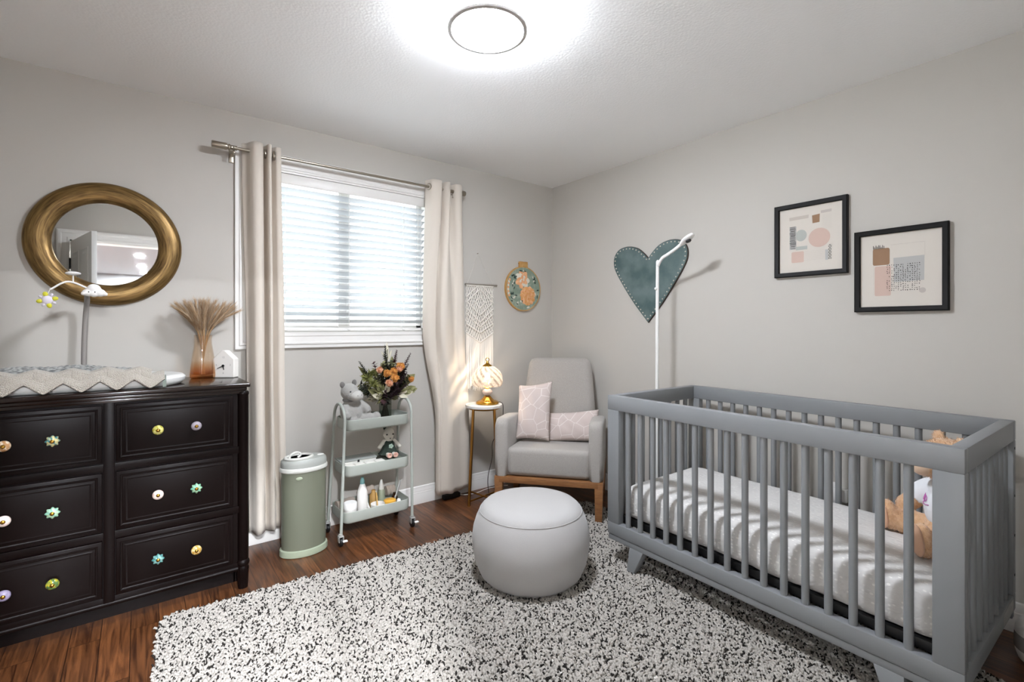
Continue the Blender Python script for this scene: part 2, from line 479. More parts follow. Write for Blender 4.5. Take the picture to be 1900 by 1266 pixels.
build('handle', g, M['black'], leaf, local=True)

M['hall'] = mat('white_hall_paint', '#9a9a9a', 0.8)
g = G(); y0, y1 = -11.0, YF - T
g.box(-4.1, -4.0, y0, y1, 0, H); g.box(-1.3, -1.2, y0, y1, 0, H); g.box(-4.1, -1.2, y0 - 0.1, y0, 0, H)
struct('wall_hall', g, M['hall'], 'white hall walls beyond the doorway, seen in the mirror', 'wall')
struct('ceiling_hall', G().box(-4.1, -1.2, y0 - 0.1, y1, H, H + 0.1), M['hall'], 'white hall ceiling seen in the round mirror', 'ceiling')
g = G(); g.box(-4.0, -3.62 - T, y1, y1 + 0.01, 0, H)
M['downlight'] = emit('downlight_glow', '#f4f8ff', 2400.0)
DLS = [(-2.824, -7.11, 'lit round downlight in the hall ceiling, highest of three in the mirror'), (-2.792, -8.83, 'lit round downlight in the hall ceiling, middle of three in the mirror'), (-2.746, -10.30, 'lit round downlight in the hall ceiling, lowest of three in the mirror'),
       (-2.83, -5.40, 'added round fill light in the hall, unseen above the doorway head, second from the doorway'), (-2.84, -3.95, 'added round fill light in the hall just outside the doorway, unseen above its head')]  # these two are added out of view to light hall and room
for lx, ly, lab_ in DLS:
    t = thing('recessed_downlight', lab_, 'light', (lx, ly, H), 0, 'hall downlights')
    build('rim', G().lathe([(0.085, -0.001), (0.085, -0.008), (0.07, -0.008), (0.07, -0.001)], (lx, ly, H), 24), M['white'], t)
    build('diffuser', G().prism([(lx + 0.069 * math.cos(k * PI / 12), ly + 0.069 * math.sin(k * PI / 12)) for k in range(24)], H - 0.005, H - 0.003), M['downlight'], t, 0)
# ================================================================ ceiling lamp
M['diffuser'] = emit('lit_lamp_diffuser', '#eff5ff', LAMP_L)
M['glow'] = emit('lit_lamp_rim', '#eff5ff', GLOW_L)
M['lampring'] = mat('pale_grey_lamp_ring', '#b0aca8', 0.4)
LX, LY = -1.757, -1.549
t = thing('ceiling_lamp', 'lit round flush ceiling lamp with a thin grey ring', 'ceiling light', (LX, LY, H))
build('mount', G().lathe([(0.085, 0.0), (0.085, -0.012), (0.0, -0.012)], (LX, LY, H), 40), M['white'], t)
build('back_glow', G().lathe([(0.104, -0.012), (0.104, -0.046), (0.0, -0.046)], (LX, LY, H), 48), M['glow'], t)
g = G().lathe([(0.0, -0.0465), (0.148, -0.0465), (0.153, -0.0495), (0.153, -0.058), (0.1505, -0.060), (0.1395, -0.060), (0.139, -0.058)], (LX, LY, H), 64)
build('ring', g, M['lampring'], t)
build('diffuser', G().lathe([(0.139, -0.0585), (0.10, -0.0605), (0.05, -0.0615), (0.0, -0.062)], (LX, LY, H), 48), M['diffuser'], t)

# ================================================================ round mirror
MX, MZ = -2.945, 1.643
def bronze_streaks():
    m = bpy.data.materials.new('antique_brass_leaf'); m.use_nodes = True
    n, l = nt(m); b = n['Principled BSDF']; b.inputs['Roughness'].default_value = 0.38; b.inputs['Metallic'].default_value = 0.7
    tc = n.new('ShaderNodeTexCoord'); sp = n.new('ShaderNodeSeparateXYZ'); l.new(tc.outputs['Object'], sp.inputs[0])
    ln = n.new('ShaderNodeVectorMath'); ln.operation = 'LENGTH'
    cb = n.new('ShaderNodeCombineXYZ'); l.new(sp.outputs['X'], cb.inputs['X']); l.new(sp.outputs['Y'], cb.inputs['Y']); l.new(cb.outputs[0], ln.inputs[0])
    nv = n.new('ShaderNodeVectorMath'); nv.operation = 'NORMALIZE'; l.new(cb.outputs[0], nv.inputs[0])
    ns = n.new('ShaderNodeSeparateXYZ'); l.new(nv.outputs[0], ns.inputs[0])
    c2 = n.new('ShaderNodeCombineXYZ')
    m1 = n.new('ShaderNodeMath'); m1.operation = 'MULTIPLY'; m1.inputs[1].default_value = 150; l.new(ln.outputs['Value'], m1.inputs[0]); l.new(m1.outputs[0], c2.inputs['X'])
    for ax in 'XY':
        m2 = n.new('ShaderNodeMath'); m2.operation = 'MULTIPLY'; m2.inputs[1].default_value = 3.0; l.new(ns.outputs[ax], m2.inputs[0]); l.new(m2.outputs[0], c2.inputs['Y' if ax == 'X' else 'Z'])
    t = n.new('ShaderNodeTexNoise'); t.inputs['Scale'].default_value = 1.0; t.inputs['Detail'].default_value = 4; l.new(c2.outputs[0], t.inputs['Vector'])
    cr = n.new('ShaderNodeValToRGB'); cr.color_ramp.elements[0].position = 0.3; cr.color_ramp.elements[1].position = 0.75
    cr.color_ramp.elements[0].color = lin('#4f3a1e'); cr.color_ramp.elements[1].color = lin('#9b7d4c')
    l.new(t.outputs['Fac'], cr.inputs[0]); l.new(cr.outputs[0], b.inputs['Base Color'])
    bp = n.new('ShaderNodeBump'); bp.inputs['Strength'].default_value = 0.15; bp.inputs['Distance'].default_value = 0.002; l.new(t.outputs['Fac'], bp.inputs['Height']); l.new(bp.outputs[0], b.inputs['Normal'])
    return m
M['bronze'] = bronze_streaks()
M['mirror'] = mat('silvered_mirror', '#e6e8e8', 0.01, 1.0)
t = thing('wall_mirror', 'round mirror in a wide antique brass frame above the dark dresser', 'mirror', (MX, 0, MZ))
rot = Matrix.Translation((MX, 0, MZ)) @ Matrix.Rotation(PI / 2, 4, 'X')
prof = [(0.296, 0.001), (0.2985, 0.008)]
for i in range(13):
    a = PI * i / 12
    prof.append((0.2485 + 0.050 * math.cos(a), 0.010 + 0.030 * math.sin(a)))
prof += [(0.198, 0.006)]
o = build('frame', G().open_lathe(prof, (0, 0, 0), 96), M['bronze'], t, 60, local=True); o.rotation_euler = (PI / 2, 0, 0)
# local y of the rotated frame: turn the ring's axis to -y
o = build('mirror_glass', G().prism([(0.2015 * math.cos(k * PI / 48), 0.2015 * math.sin(k * PI / 48)) for k in range(96)], 0.004, 0.0095), M['mirror'], t, 0, local=True); o.rotation_euler = (PI / 2, 0, 0)

# ================================================================ dresser
DX_L, DX_R = -3.43, -2.41
FY = -0.50                                # drawer front plane
TOP = 0.975
t = thing('dresser', 'espresso brown six drawer dresser with painted ceramic knobs', 'dresser', (-2.92, -0.26, 0))
g = G()
g.box(DX_L + 0.03, DX_R - 0.03, -0.485, -0.012, 0.09, TOP - 0.03)           # carcass
g.box(DX_L + 0.03, DX_R - 0.03, -0.494, -0.48, 0.925, TOP - 0.03)           # top rail
g.box(-2.939, -2.903, -0.496, -0.48, 0.09, TOP - 0.03, 0.003)               # centre stile
for z in (0.662, 0.380, 0.112): g.box(DX_L + 0.03, DX_R - 0.03, -0.492, -0.48, z - 0.018, z + 0.014, 0.002)
build('carcass', g, M['espresso'], t)
g = G(); g.box(DX_L - 0.005, DX_R + 0.005, -0.515, -0.005, TOP - 0.020, TOP, 0.006, 3); g.box(DX_L + 0.008, DX_R - 0.008, -0.505, -0.010, TOP - 0.036, TOP - 0.018, 0.006, 3); g.box(DX_L + 0.016, DX_R - 0.016, -0.497, -0.012, TOP - 0.048, TOP - 0.034, 0.003)
build('dresser_top', g, M['espresso_gloss'], t)
for sx in (DX_L + 0.026, DX_R - 0.022):
    g = G()
    g.lathe([(0.022, 0.135), (0.024, 0.14), (0.024, TOP - 0.06), (0.026, TOP - 0.055), (0.026, TOP - 0.045), (0.022, TOP - 0.04)], (sx, -0.478, 0), 40, rfun=lambda a, i: 1.0 if i in (0, 3, 4, 5) else 0.97 + 0.05 * abs(math.sin(6 * a)))
    build('corner_column', g, M['espresso'], t)
    g = G().lathe([(0.021, 0.0), (0.022, 0.02), (0.025, 0.085), (0.026, 0.095), (0.022, 0.105), (0.027, 0.112), (0.029, 0.122), (0.026, 0.132), (0.022, 0.136)], (sx, -0.478, 0), 48, rfun=lambda a, i: 1.0 if i > 3 else 0.93 + 0.08 * abs(math.sin(8 * a)))
    build('foot', g, M['espresso'], t)
g = G(); g.box(DX_L + 0.05, DX_R - 0.045, -0.40, -0.38, 0.0, 0.095); g.tube([(DX_L + 0.03, -0.487, 0.098), (DX_R - 0.045, -0.487, 0.098)], 0.011, 10); g.box(DX_L + 0.03, DX_R - 0.03, -0.05, -0.012, 0.0, 0.095)
for q in (DX_L + 0.03, DX_R - 0.05): g.box(q, q + 0.02, -0.40, -0.05, 0.0, 0.095)
build('base', g, M['espresso'], t)

def ceramic(name, col, stripe=None):
    m = mat(name, col, 0.12, coat=0.6)
    if stripe:
        n, l = nt(m); b = n['Principled BSDF']
        tc = n.new('ShaderNodeTexCoord'); v = n.new('ShaderNodeTexNoise'); v.inputs['Scale'].default_value = 95
        l.new(tc.outputs['Object'], v.inputs['Vector'])
        cr = n.new('ShaderNodeValToRGB'); cr.color_ramp.elements[0].position = 0.46; cr.color_ramp.elements[1].position = 0.56
        cr.color_ramp.elements[0].color = lin(col); cr.color_ramp.elements[1].color = lin(stripe)
        l.new(v.outputs['Fac'], cr.inputs[0]); l.new(cr.outputs[0], b.inputs['Base Color'])
    return m
KN = {(0, 0): ('cream', '#dccbb2', '#b98a5c', 0), (0, 1): ('teal_flower', '#3b8086', '#c9c08a', 1), (0, 2): ('olive_yellow', '#a9a43a', '#cfc77a', 0), (0, 3): ('lilac_grey', '#9c949c', None, 0),
      (1, 0): ('blush_white', '#e3cfc6', None, 0), (1, 1): ('mint_flower', '#7fb3a0', '#a9c7a4', 1), (1, 2): ('pale_pink', '#dcbfb4', '#e6d6cb', 0), (1, 3): ('green_flower', '#5f9f8a', '#93b591', 1),
      (2, 0): ('lavender', '#8f86a0', None, 0), (2, 1): ('yellow_swirl', '#a39a2c', '#4f6b3c', 0), (2, 2): ('teal_petal', '#3f7f80', '#7aa39b', 1), (2, 3): ('cream_gold', '#d2bf8c', '#b48a3c', 0)}
KX = [-3.220, -3.088, -2.759, -2.621]; KZ = [0.798, 0.520, 0.244]
DZS = [(0.682, 0.918), (0.398, 0.640), (0.128, 0.361)]
for r in range(3):
    for c in range(2):
        x0, x1 = (-3.368, -2.942) if c == 0 else (-2.900, -2.474)
        z0, z1 = DZS[r]
        g = G(); g.box(x0, x1, FY, -0.482, z0, z1, 0.004, 2)
        for q in (0.014, 0.030):
            ring = [(x0 + q, z0 + q), (x1 - q, z0 + q), (x1 - q, z1 - q), (x0 + q, z1 - q)]
            hh = 0.003 if q < 0.02 else 0.0012; ww = 0.005
            prof_ = [(0, 0), (ww * 0.4, hh), (ww, hh), (ww * 1.8, 0)]
            cx, cz = (x0 + x1) / 2, (z0 + z1) / 2
            g.sweep(prof_, [((x, FY, z), (1 if x < cx else -1, 0, 1 if z < cz else -1), (0, -1, 0)) for x, z in ring], closed=True)
        dr = build('drawer', g, M['espresso'], t)
        for k in range(2):
            nm, col, st, flower = KN[(r, c * 2 + k)]
            mm = [ceramic('ceramic_' + nm, col, st), M['brass'], M['gold']]
            g = G(); kx, kz = KX[c * 2 + k], KZ[r]
            MM = Matrix.Translation((0, 0, 0)) @ Matrix.Rotation(PI / 2, 4, 'X')
            rf = (lambda a, i: 1.0 + 0.13 * math.cos(8 * a) * (1 if 1 < i < 6 else 0)) if flower else None
            g.lathe([(0.006, 0.0), (0.007, 0.008), (0.017, 0.011), (0.0205, 0.016), (0.0195, 0.022), (0.014, 0.027), (0.007, 0.0295), (0.0, 0.03)], (0, 0, 0), 48, M=MM, rfun=rf)
            g.cur = 1; g.lathe([(0.0075, 0.0285), (0.0072, 0.031), (0.004, 0.0335), (0.0, 0.0342)], (0, 0, 0), 20, M=MM)
            g.cur = 2; g.lathe([(0.009, 0.0), (0.009, 0.004), (0.006, 0.006)], (0, 0, 0), 20, M=MM)
            kb = build('knob', g, mm, dr, 50)
            kb.location = (kx, FY, kz) ; kb['label'] = nm.replace('_', ' ') + ' painted ceramic knob with a brass centre'

# ================================================================ changing pad, blankets, mobile, vase, clock on the dresser
M['pad'] = mat('white_moulded_foam', '#e4e4e1', 0.45)
PX0, PX1, PY0, PY1 = -3.40, -2.645, -0.485, -0.085
rings = []
for z, ins in ((0.0, 0.03), (0.004, 0.018), (0.02, 0.004), (0.034, 0.002), (0.043, 0.012), (0.047, 0.03), (0.044, 0.055), (0.036, 0.085), (0.032, 0.12)):
    rings.append([(x, y, TOP + z) for x, y in rrect(PX0 + ins, PX1 - ins, PY0 + ins, PY1 - ins, 0.185 - ins if ins < 0.12 else 0.06, 10)])
g = G(); loft(g, rings)
pad = single('changing_pad', g, M['pad'], 'white moulded changing pad lying on the dark dresser', 'changing pad', loc=(-3.02, -0.285, TOP))
M['strap'] = mat('pale_green_webbing', '#7f887f', 0.8)
g = G(); cs = [(-2.735, PY0 - 0.003, 0.979), (-2.735, PY0 - 0.003, 1.005), (-2.735, -0.470, 1.021), (-2.735, -0.430, 1.027), (-2.735, -0.39, 1.020)]
g.sheet(lambda u, v: tuple(Vector(cs[min(int(v * 4), 3)]).lerp(Vector(cs[min(int(v * 4), 3) + 1]), v * 4 - min(int(v * 4), 3)) + Vector(((u - 0.5) * 0.013, 0, 0))), 3, 17)
g.v = [(p[0] + 3.02, p[1] + 0.285, p[2] - TOP) for p in g.v]
build('strap', g, M['strap'], pad)

def crochet(name, col, sc, dark):
    m = mat(name, col, 0.95, sheen=0.3)
    n, l = nt(m); b = n['Principled BSDF']
    tc = n.new('ShaderNodeTexCoord'); v = n.new('ShaderNodeTexVoronoi'); v.inputs['Scale'].default_value = sc
    l.new(tc.outputs['Object'], v.inputs['Vector'])
    bp = n.new('ShaderNodeBump'); bp.inputs['Strength'].default_value = 0.8; bp.inputs['Distance'].default_value = 0.006; bp.invert = True
    l.new(v.outputs['Distance'], bp.inputs['Height']); l.new(bp.outputs[0], b.inputs['Normal'])
    cr = n.new('ShaderNodeValToRGB'); cr.color_ramp.elements[0].position = 0.25; cr.color_ramp.elements[1].position = 0.75
    cr.color_ramp.elements[0].color = lin(col); cr.color_ramp.elements[1].color = lin(dark)
    l.new(v.outputs['Distance'], cr.inputs[0]); l.new(cr.outputs[0], b.inputs['Base Color'])
    return m
M['bobble'] = crochet('grey_bobble_yarn', '#a9aaa6', 70, '#5f615f')
M['beige_yarn'] = crochet('oatmeal_crochet_yarn', '#c9c2b6', 330, '#b3aa9d')
# grey bobble blanket: a folded pile on the pad
g = G(); rnd = random.Random(3)
def bob(u, v):
    x = -3.39 + u * 0.60; y = -0.40 + v * 0.26
    e = min(u, 1 - u, 1) * 14; f = min(v, 1 - v) * 7
    k = (1 - math.exp(-max(e, 0))) * (1 - math.exp(-max(f, 0)))
    h = 0.047 + 0.052 * k * (1.0 - 0.35 * max(0, (u - 0.55) / 0.45))
    h += 0.004 * math.sin(x * 150) * math.sin(y * 150) * k + 0.003 * math.sin(x * 31 + 1.0)
    return (x, y, TOP + h)
g.sheet(bob, 130, 60)
single('bobble_blanket', g, M['bobble'], 'grey bobbly knitted blanket folded on the changing pad behind the chevron throw', 'blanket', loc=(-3.09, -0.27, TOP + 0.03), smooth=180)
# oatmeal chevron throw hanging over the pad's front, zigzag hem
def chev(x, ph=0.0):
    p = ((x - ph) / 0.110) % 1.0
    return abs(p - 0.5) * 2.0           # 1 at ridge, 0 at valley
def throw_layer(x0, x1, sag, zt, zb, y_out, ph):
    def fn(u, v):
        x = x0 + (x1 - x0) * u
        c = chev(x, ph); cc = 0.72 * c + 0.28 * c * c * (3 - 2 * c)
        top = zt + 0.016 * cc; bot = zb + sag * cc
        if v < 0.40:                     # lying on the pad
            q = v / 0.40; y = -0.375 + (-0.462 + 0.375) * q; z = top + 0.006 * math.sin(q * PI)
        else:
            q = (v - 0.40) / 0.60; y = -0.462 + (y_out + 0.462) * (1 - (1 - q) ** 2); z = top + (bot - top) * q
        y += 0.010 * (cc - 0.5) * (1 if v > 0.40 else 0.3)
        if v > 0.30: y -= 0.0022 * math.sin(q * 2 * PI * 7) if v > 0.40 else 0.0
        y -= 0.003 * math.exp(-((c - 1.0) / 0.06) ** 2) * -1.0 if v > 0.40 else 0
        taper = max(0.0, (x - (x1 - 0.09)) / 0.09)
        return (x, y, z - 0.012 * taper * (1 - q))
    return fn
g = G(); g.sheet(throw_layer(-3.42, -2.735, 0.040, 1.030, 0.9775, -0.503, -2.95 + 0.055 - 0.055), 340, 70)
g.sheet(throw_layer(-3.42, -2.78, 0.028, 1.046, 1.006, -0.480, -2.95 + 0.022), 300, 60)
ob = build('chevron_throw', g, M['beige_yarn'], smooth=180)
s = ob.modifiers.new('thick', 'SOLIDIFY'); s.thickness = 0.004; s.offset = 1
tag(ob, 'oatmeal chevron crochet throw with a zigzag hem draped over the changing pad', 'blanket')

# mobile
M['pole'] = mat('mobile_grey_post', '#8b8682', 0.5)
M['toy_yellow'] = mat('yellow_plush', '#c9c53a', 0.85)
M['toy_lilac'] = mat('pale_lilac_plush', '#d8d2dd', 0.85)
t = thing('crib_mobile', 'baby mobile on a grey post with white cloud and yellow star toys before the mirror', 'mobile', (-3.03, -0.07, TOP))
pts = bez([(-3.03, -0.056, TOP), (-3.028, -0.056, 1.15), (-3.022, -0.058, 1.30), (-3.016, -0.085, 1.36), (-3.012, -0.14, 1.390), (-3.004, -0.22, 1.402), (-2.992, -0.30, 1.404)], 8)
build('post', G().tube(pts, 0.0105, 12), M['pole'], t)
build('clamp', G().box(-3.06, -3.0, -0.082, -0.03, TOP, TOP + 0.022, 0.006), M['white_plastic'], t)
hx, hy, hz_ = -2.992, -0.30, 1.404
hub = build('hub', G().lathe([(0.0, -0.03), (0.012, -0.03), (0.012, -0.012), (0.015, -0.006), (0.015, 0.006), (0.010, 0.010), (0.0, 0.010)], (hx, hy, hz_), 20), M['white_plastic'], t)
g = G()
armL = bez([(hx, hy, hz_), (-3.06, -0.32, 1.432), (-3.115, -0.335, 1.395)], 8)
g.tube(armL, 0.0038, 8)
g.tube(bez([(hx, hy, hz_), (-2.985, -0.34, 1.405), (-2.975, -0.365, 1.395)], 6), 0.0038, 8)
g.tube(bez([(-3.045, -0.318, 1.432), (-3.045, -0.318, 1.45), (-3.045, -0.318, 1.466)], 4), 0.0026, 8)
build('arm', g, M['white_plastic'], t)
build('disc', G().ell((-3.045, -0.318, 1.468), (0.026, 0.024, 0.0085), n=24), M['white_plastic'], t)
g = G()
cl = (-2.975, -0.37, 1.392)
for dx, dz, rr in ((-0.022, -0.006, 0.017), (0.020, -0.006, 0.019), (0.0, 0.010, 0.024), (0.0, -0.009, 0.018), (-0.034, -0.011, 0.009), (0.036, -0.011, 0.010)):
    g.ell((cl[0] + dx, cl[1], cl[2] + dz), (rr, 0.016, rr * 0.9))
cloud = soften(build('cloud_toy', g, M['white_plastic'], t), 0.003, 5)
g = G()
for dx in (-0.012, 0.008): g.ell((cl[0] + dx - 0.004, cl[1] - 0.017, cl[2] - 0.004), (0.0022, 0.0014, 0.003), n=8, m=6)
build('eye', g, M['black'], cloud)
st = (-3.122, -0.34, 1.352)
g = G()
for k in range(8):
    a = k * PI / 4 + 0.25
    g.cur = 0 if k % 2 == 0 else 1
    g.ell((st[0] + 0.024 * math.cos(a), st[1], st[2] + 0.024 * math.sin(a)), (0.0105 if k % 2 == 0 else 0.007, 0.007, 0.0085 if k % 2 == 0 else 0.005), rot=(0, -a, 0), n=10, m=8)
g.cur = 1; g.ell(st, (0.018, 0.010, 0.018), n=16, m=10)
star = build('star_toy', g, [M['toy_yellow'], M['toy_lilac']], t)
build('cord', G().cyl((-3.115, -0.335, 1.395), (st[0], st[1], st[2] + 0.02), 0.001, 6), M['white_plastic'], star)

# vase with pampas
VX, VY = -2.56, -0.115
def amber_glass():
    m = clear('amber_ribbed_glass', '#fcf7f1', 0.3, 0.03)
    n, l = nt(m)
    tr = [q for q in n if q.type == 'BSDF_TRANSPARENT'][0]
    tc = n.new('ShaderNodeTexCoord'); sp = n.new('ShaderNodeSeparateXYZ'); l.new(tc.outputs['Object'], sp.inputs[0])
    cr = n.new('ShaderNodeValToRGB'); e = cr.color_ramp.elements
    e[0].position = 0.0; e[0].color = lin('#eec9a0'); e[1].position = 0.09; e[1].color = lin('#fcf7f1')
    l.new(sp.outputs['Z'], cr.inputs[0]); l.new(cr.outputs[0], tr.inputs[0])
    return m
M['amber'] = amber_glass()
rib = lambda a, i: 1.0 + 0.018 * math.cos(10 * a)
g = G()
outer = [(0.0, 0.0), (0.052, 0.0), (0.057, 0.006), (0.058, 0.02), (0.055, 0.06), (0.049, 0.11), (0.043, 0.15), (0.039, 0.18), (0.038, 0.20), (0.041, 0.224)]
inner = [(0.038, 0.224), (0.035, 0.20), (0.036, 0.18), (0.040, 0.15), (0.046, 0.11), (0.052, 0.06), (0.054, 0.022), (0.0, 0.014)]
g.lathe(outer + inner, (0, 0, 0), 60, rfun=rib)
vase = build('glass_vase', g, M['amber'], loc=(VX, VY, TOP), smooth=60)
tag(vase, 'tall amber tinted glass vase of dried grass on the dresser beside the clock', 'vase')
M['pampas'] = mat('dried_pampas', '#a98a66', 0.95)
M['pampas_tip'] = mat('dried_pampas_fluff', '#c9b49a', 0.95)
t = thing('pampas_bunch', 'fan of tan dried pampas plumes standing in the amber glass vase', 'dried grass', (VX, VY, TOP + 0.016))
rnd = random.Random(11)
for k in range(34):
    a = 2 * PI * k / 34 + rnd.uniform(-0.1, 0.1)
    sp = rnd.uniform(0.25, 1.0) ** 0.6
    dx, dy = math.cos(a) * sp, math.sin(a) * sp
    base = Vector((VX - dx * 0.012, VY - dy * 0.012, TOP + 0.017))
    neck = Vector((VX + dx * 0.028, VY + dy * 0.028, TOP + 0.222))
    reach = 0.155 * sp
    mid_ = Vector((VX + dx * (0.028 + reach * 0.42), VY + dy * (0.028 + min(reach * 0.42, 0.055)), TOP + 0.30 + 0.03 * (1 - sp)))
    tipy = VY + dy * 0.08 * (1 if dy < 0 else 0.9)
    tip = Vector((VX + dx * (0.028 + reach), tipy, TOP + 0.345 + 0.045 * (1 - sp) + rnd.uniform(0, 0.03)))
    path = bez([base, neck, mid_, tip], 6)
    g = G(); g.tube(path, [0.0016] * (len(path) - 4) + [0.0012, 0.001, 0.0008, 0.0005], 5)
    P = [Vector(p) for p in path]; n0 = 7
    for _ in range(230):
        q = rnd.uniform(n0, len(P) - 1.01); i = int(q); p = P[i].lerp(P[i + 1], q - i); d = (P[i + 1] - P[i]).normalized()
        s = d.orthogonal(); s.rotate(Quaternion(d, rnd.random() * 6.283))
        along = (q - n0) / (len(P) - n0)
        L = (0.030 + 0.028 * math.sin(PI * min(1, along * 0.9 + 0.1))) * rnd.uniform(0.7, 1.2)
        e = p + d * L * 0.95 + s * L * rnd.uniform(0.1, 0.36)
        w = d.cross(s) * 0.00065
        g.cur = 0 if rnd.random() < 0.55 else 1
        g.add([p - w, p + w, e], [(0, 1, 2)])
    build('plume', g, [M['pampas'], M['pampas_tip']], t, 0)

# clock
M['clockface'] = mat('white_clock_body', '#e6e2dc', 0.5)
M['numeral'] = mat('pale_grey_numerals', '#aaa5a0', 0.6)
cd = Vector((0.79, -0.613, 0)).normalized()
t = thing('desk_clock', 'small white house shaped clock beside the amber vase on the dresser', 'clock', (-2.462, -0.145, TOP), math.atan2(-0.07, 0.09))
hw, hh = 0.056, 0.143
poly = [(-hw, 0), (hw, 0), (hw, 0.098), (0.008, hh), (-0.008, hh), (-hw, 0.098)]
bm = G(); bm.prism(poly, -0.022, 0.022, M=Matrix.Rotation(PI / 2, 4, 'X'))
o = build('clock_body', bm, M['clockface'], t, 30, local=True)
b = o.modifiers.new('bevel', 'BEVEL'); b.width = 0.004; b.segments = 3
def hand(name, ang, L, w):
    g = G(); d = Vector((math.sin(ang), 0, math.cos(ang))); s = Vector((d.z, 0, -d.x)) * w
    c = Vector((0, -0.0245, 0.062))
    vs = [c - s - d * 0.006, c + s - d * 0.006, c + s * 0.7 + d * L, c - s * 0.7 + d * L]
    g.add([tuple(v) for v in vs] + [tuple(v + Vector((0, -0.0012, 0))) for v in vs], [(0, 1, 2, 3), (7, 6, 5, 4), (0, 4, 5, 1), (1, 5, 6, 2), (2, 6, 7, 3), (3, 7, 4, 0)])
    build(name, g, M['black'], t, 0, local=True)
hand('minute_hand', R(245), 0.034, 0.0020); hand('hour_hand', R(168), 0.022, 0.0027)
g = G(); g.M = Matrix.Translation((0, -0.0225, 0.062)) @ Matrix.Rotation(PI / 2, 4, 'X'); g.lathe([(0.0065, 0.0), (0.0065, 0.004), (0.0, 0.0045)], (0, 0, 0), 16)
build('hand_cap', g, M['black'], t, local=True)
def text(name, s, size, m, parent, loc, rot, ext=0.0003, align='CENTER'):
    c = bpy.data.curves.new(name, 'FONT'); c.body = s; c.size = size; c.extrude = ext; c.align_x = align; c.align_y = 'CENTER'
    c.materials.append(m)
    tmp = bpy.data.objects.new(name, c); COL.objects.link(tmp)
    dg = bpy.context.evaluated_depsgraph_get(); dg.update()
    me = bpy.data.meshes.new_from_object(tmp.evaluated_get(dg)); me.name = name
    bpy.data.objects.remove(tmp); bpy.data.curves.remove(c)
    o = bpy.data.objects.new(name, me); COL.objects.link(o)
    if not me.materials: me.materials.append(m)
    o.parent = parent; o.location = loc; o.rotation_euler = rot
    return o
for s_, x_, z_ in (('12', 0, 0.106), ('3', 0.036, 0.066), ('6', 0, 0.024), ('9', -0.036, 0.064)):
    text('numeral', s_, 0.014, M['numeral'], t, (x_, -0.0222, z_), (PI / 2, 0, 0))
# ================================================================ blind
def translucent(name, col, amt, rough=0.7):
    m = bpy.data.materials.new(name); m.use_nodes = True
    n, l = nt(m); b = n['Principled BSDF']; b.inputs['Base Color'].default_value = lin(col); b.inputs['Roughness'].default_value = rough
    tl = n.new('ShaderNodeBsdfTranslucent'); tl.inputs[0].default_value = lin(col)
    mx = n.new('ShaderNodeMixShader'); mx.inputs[0].default_value = amt
    l.new(b.outputs[0], mx.inputs[1]); l.new(tl.outputs[0], mx.inputs[2]); l.new(mx.outputs[0], n['Material Output'].inputs['Surface'])
    return m
M['slat'] = translucent('white_blind_slat', '#c3c6c8', 0.06, 0.45)
bx0, bx1 = WX0 + 0.022, WX1 - 0.020
t = thing('window_blind', 'white horizontal slat blind lowered in the window, slats tilted open', 'window blind', (-1.757, 0.035, WZ1 - 0.012))
build('valance', G().box(bx0 - 0.006, bx1 + 0.006, -0.004, 0.006, WZ1 - 0.076, WZ1 - 0.014, 0.004), M['white'], t)
build('headrail', G().box(bx0, bx1, 0.012, 0.062, WZ1 - 0.060, WZ1 - 0.014, 0.003), M['white'], t)
g = G(); tilt = R(24); z = WZ1 - 0.100; ns = 0
while z > WZ0 + 0.060:
    rows = []
    for k in range(6):
        q = (k / 5 - 0.5) * 0.050
        cz = 0.0022 * (1 - (2 * k / 5 - 1) ** 2)
        rows.append((q, cz))
    top = [(0.036 + q * math.cos(tilt) + c * math.sin(tilt), z - q * math.sin(tilt) + c) for q, c in rows]
    bot = [(y, zz - 0.0026) for y, zz in top]
    ring = top + bot[::-1]
    loft(g, [[(x, y, zz) for y, zz in ring] for x in (bx0, bx1)])
    z -= 0.0437; ns += 1
build('slats', g, M['slat'], t, 50)
zb = z + 0.010
g = G(); g.box(bx0, bx1, 0.012, 0.060, WZ0 + 0.016, WZ0 + 0.036, 0.005); build('bottom_rail', g, M['white'], t)
lx = [bx0 + 0.16, bx0 + 0.16 + (bx1 - bx0 - 0.32) / 2, bx1 - 0.16]
for x in lx:
    g = G()
    for yy in (0.0105, 0.0615): g.box(x - 0.0012, x + 0.0012, yy - 0.0006, yy + 0.0006, WZ0 + 0.03, WZ1 - 0.06)
    build('ladder_cord', g, M['white'], t)
    build('cord_button', G().ell((x, 0.010, WZ0 + 0.026), (0.011, 0.006, 0.007)), M['white_plastic'], t)
g = G()
for x in (bx1 - 0.055, bx1 - 0.030): g.box(x - 0.0012, x + 0.0012, 0.006, 0.008, 1.45, WZ1 - 0.06)
build('lift_cord', g, M['white'], t)

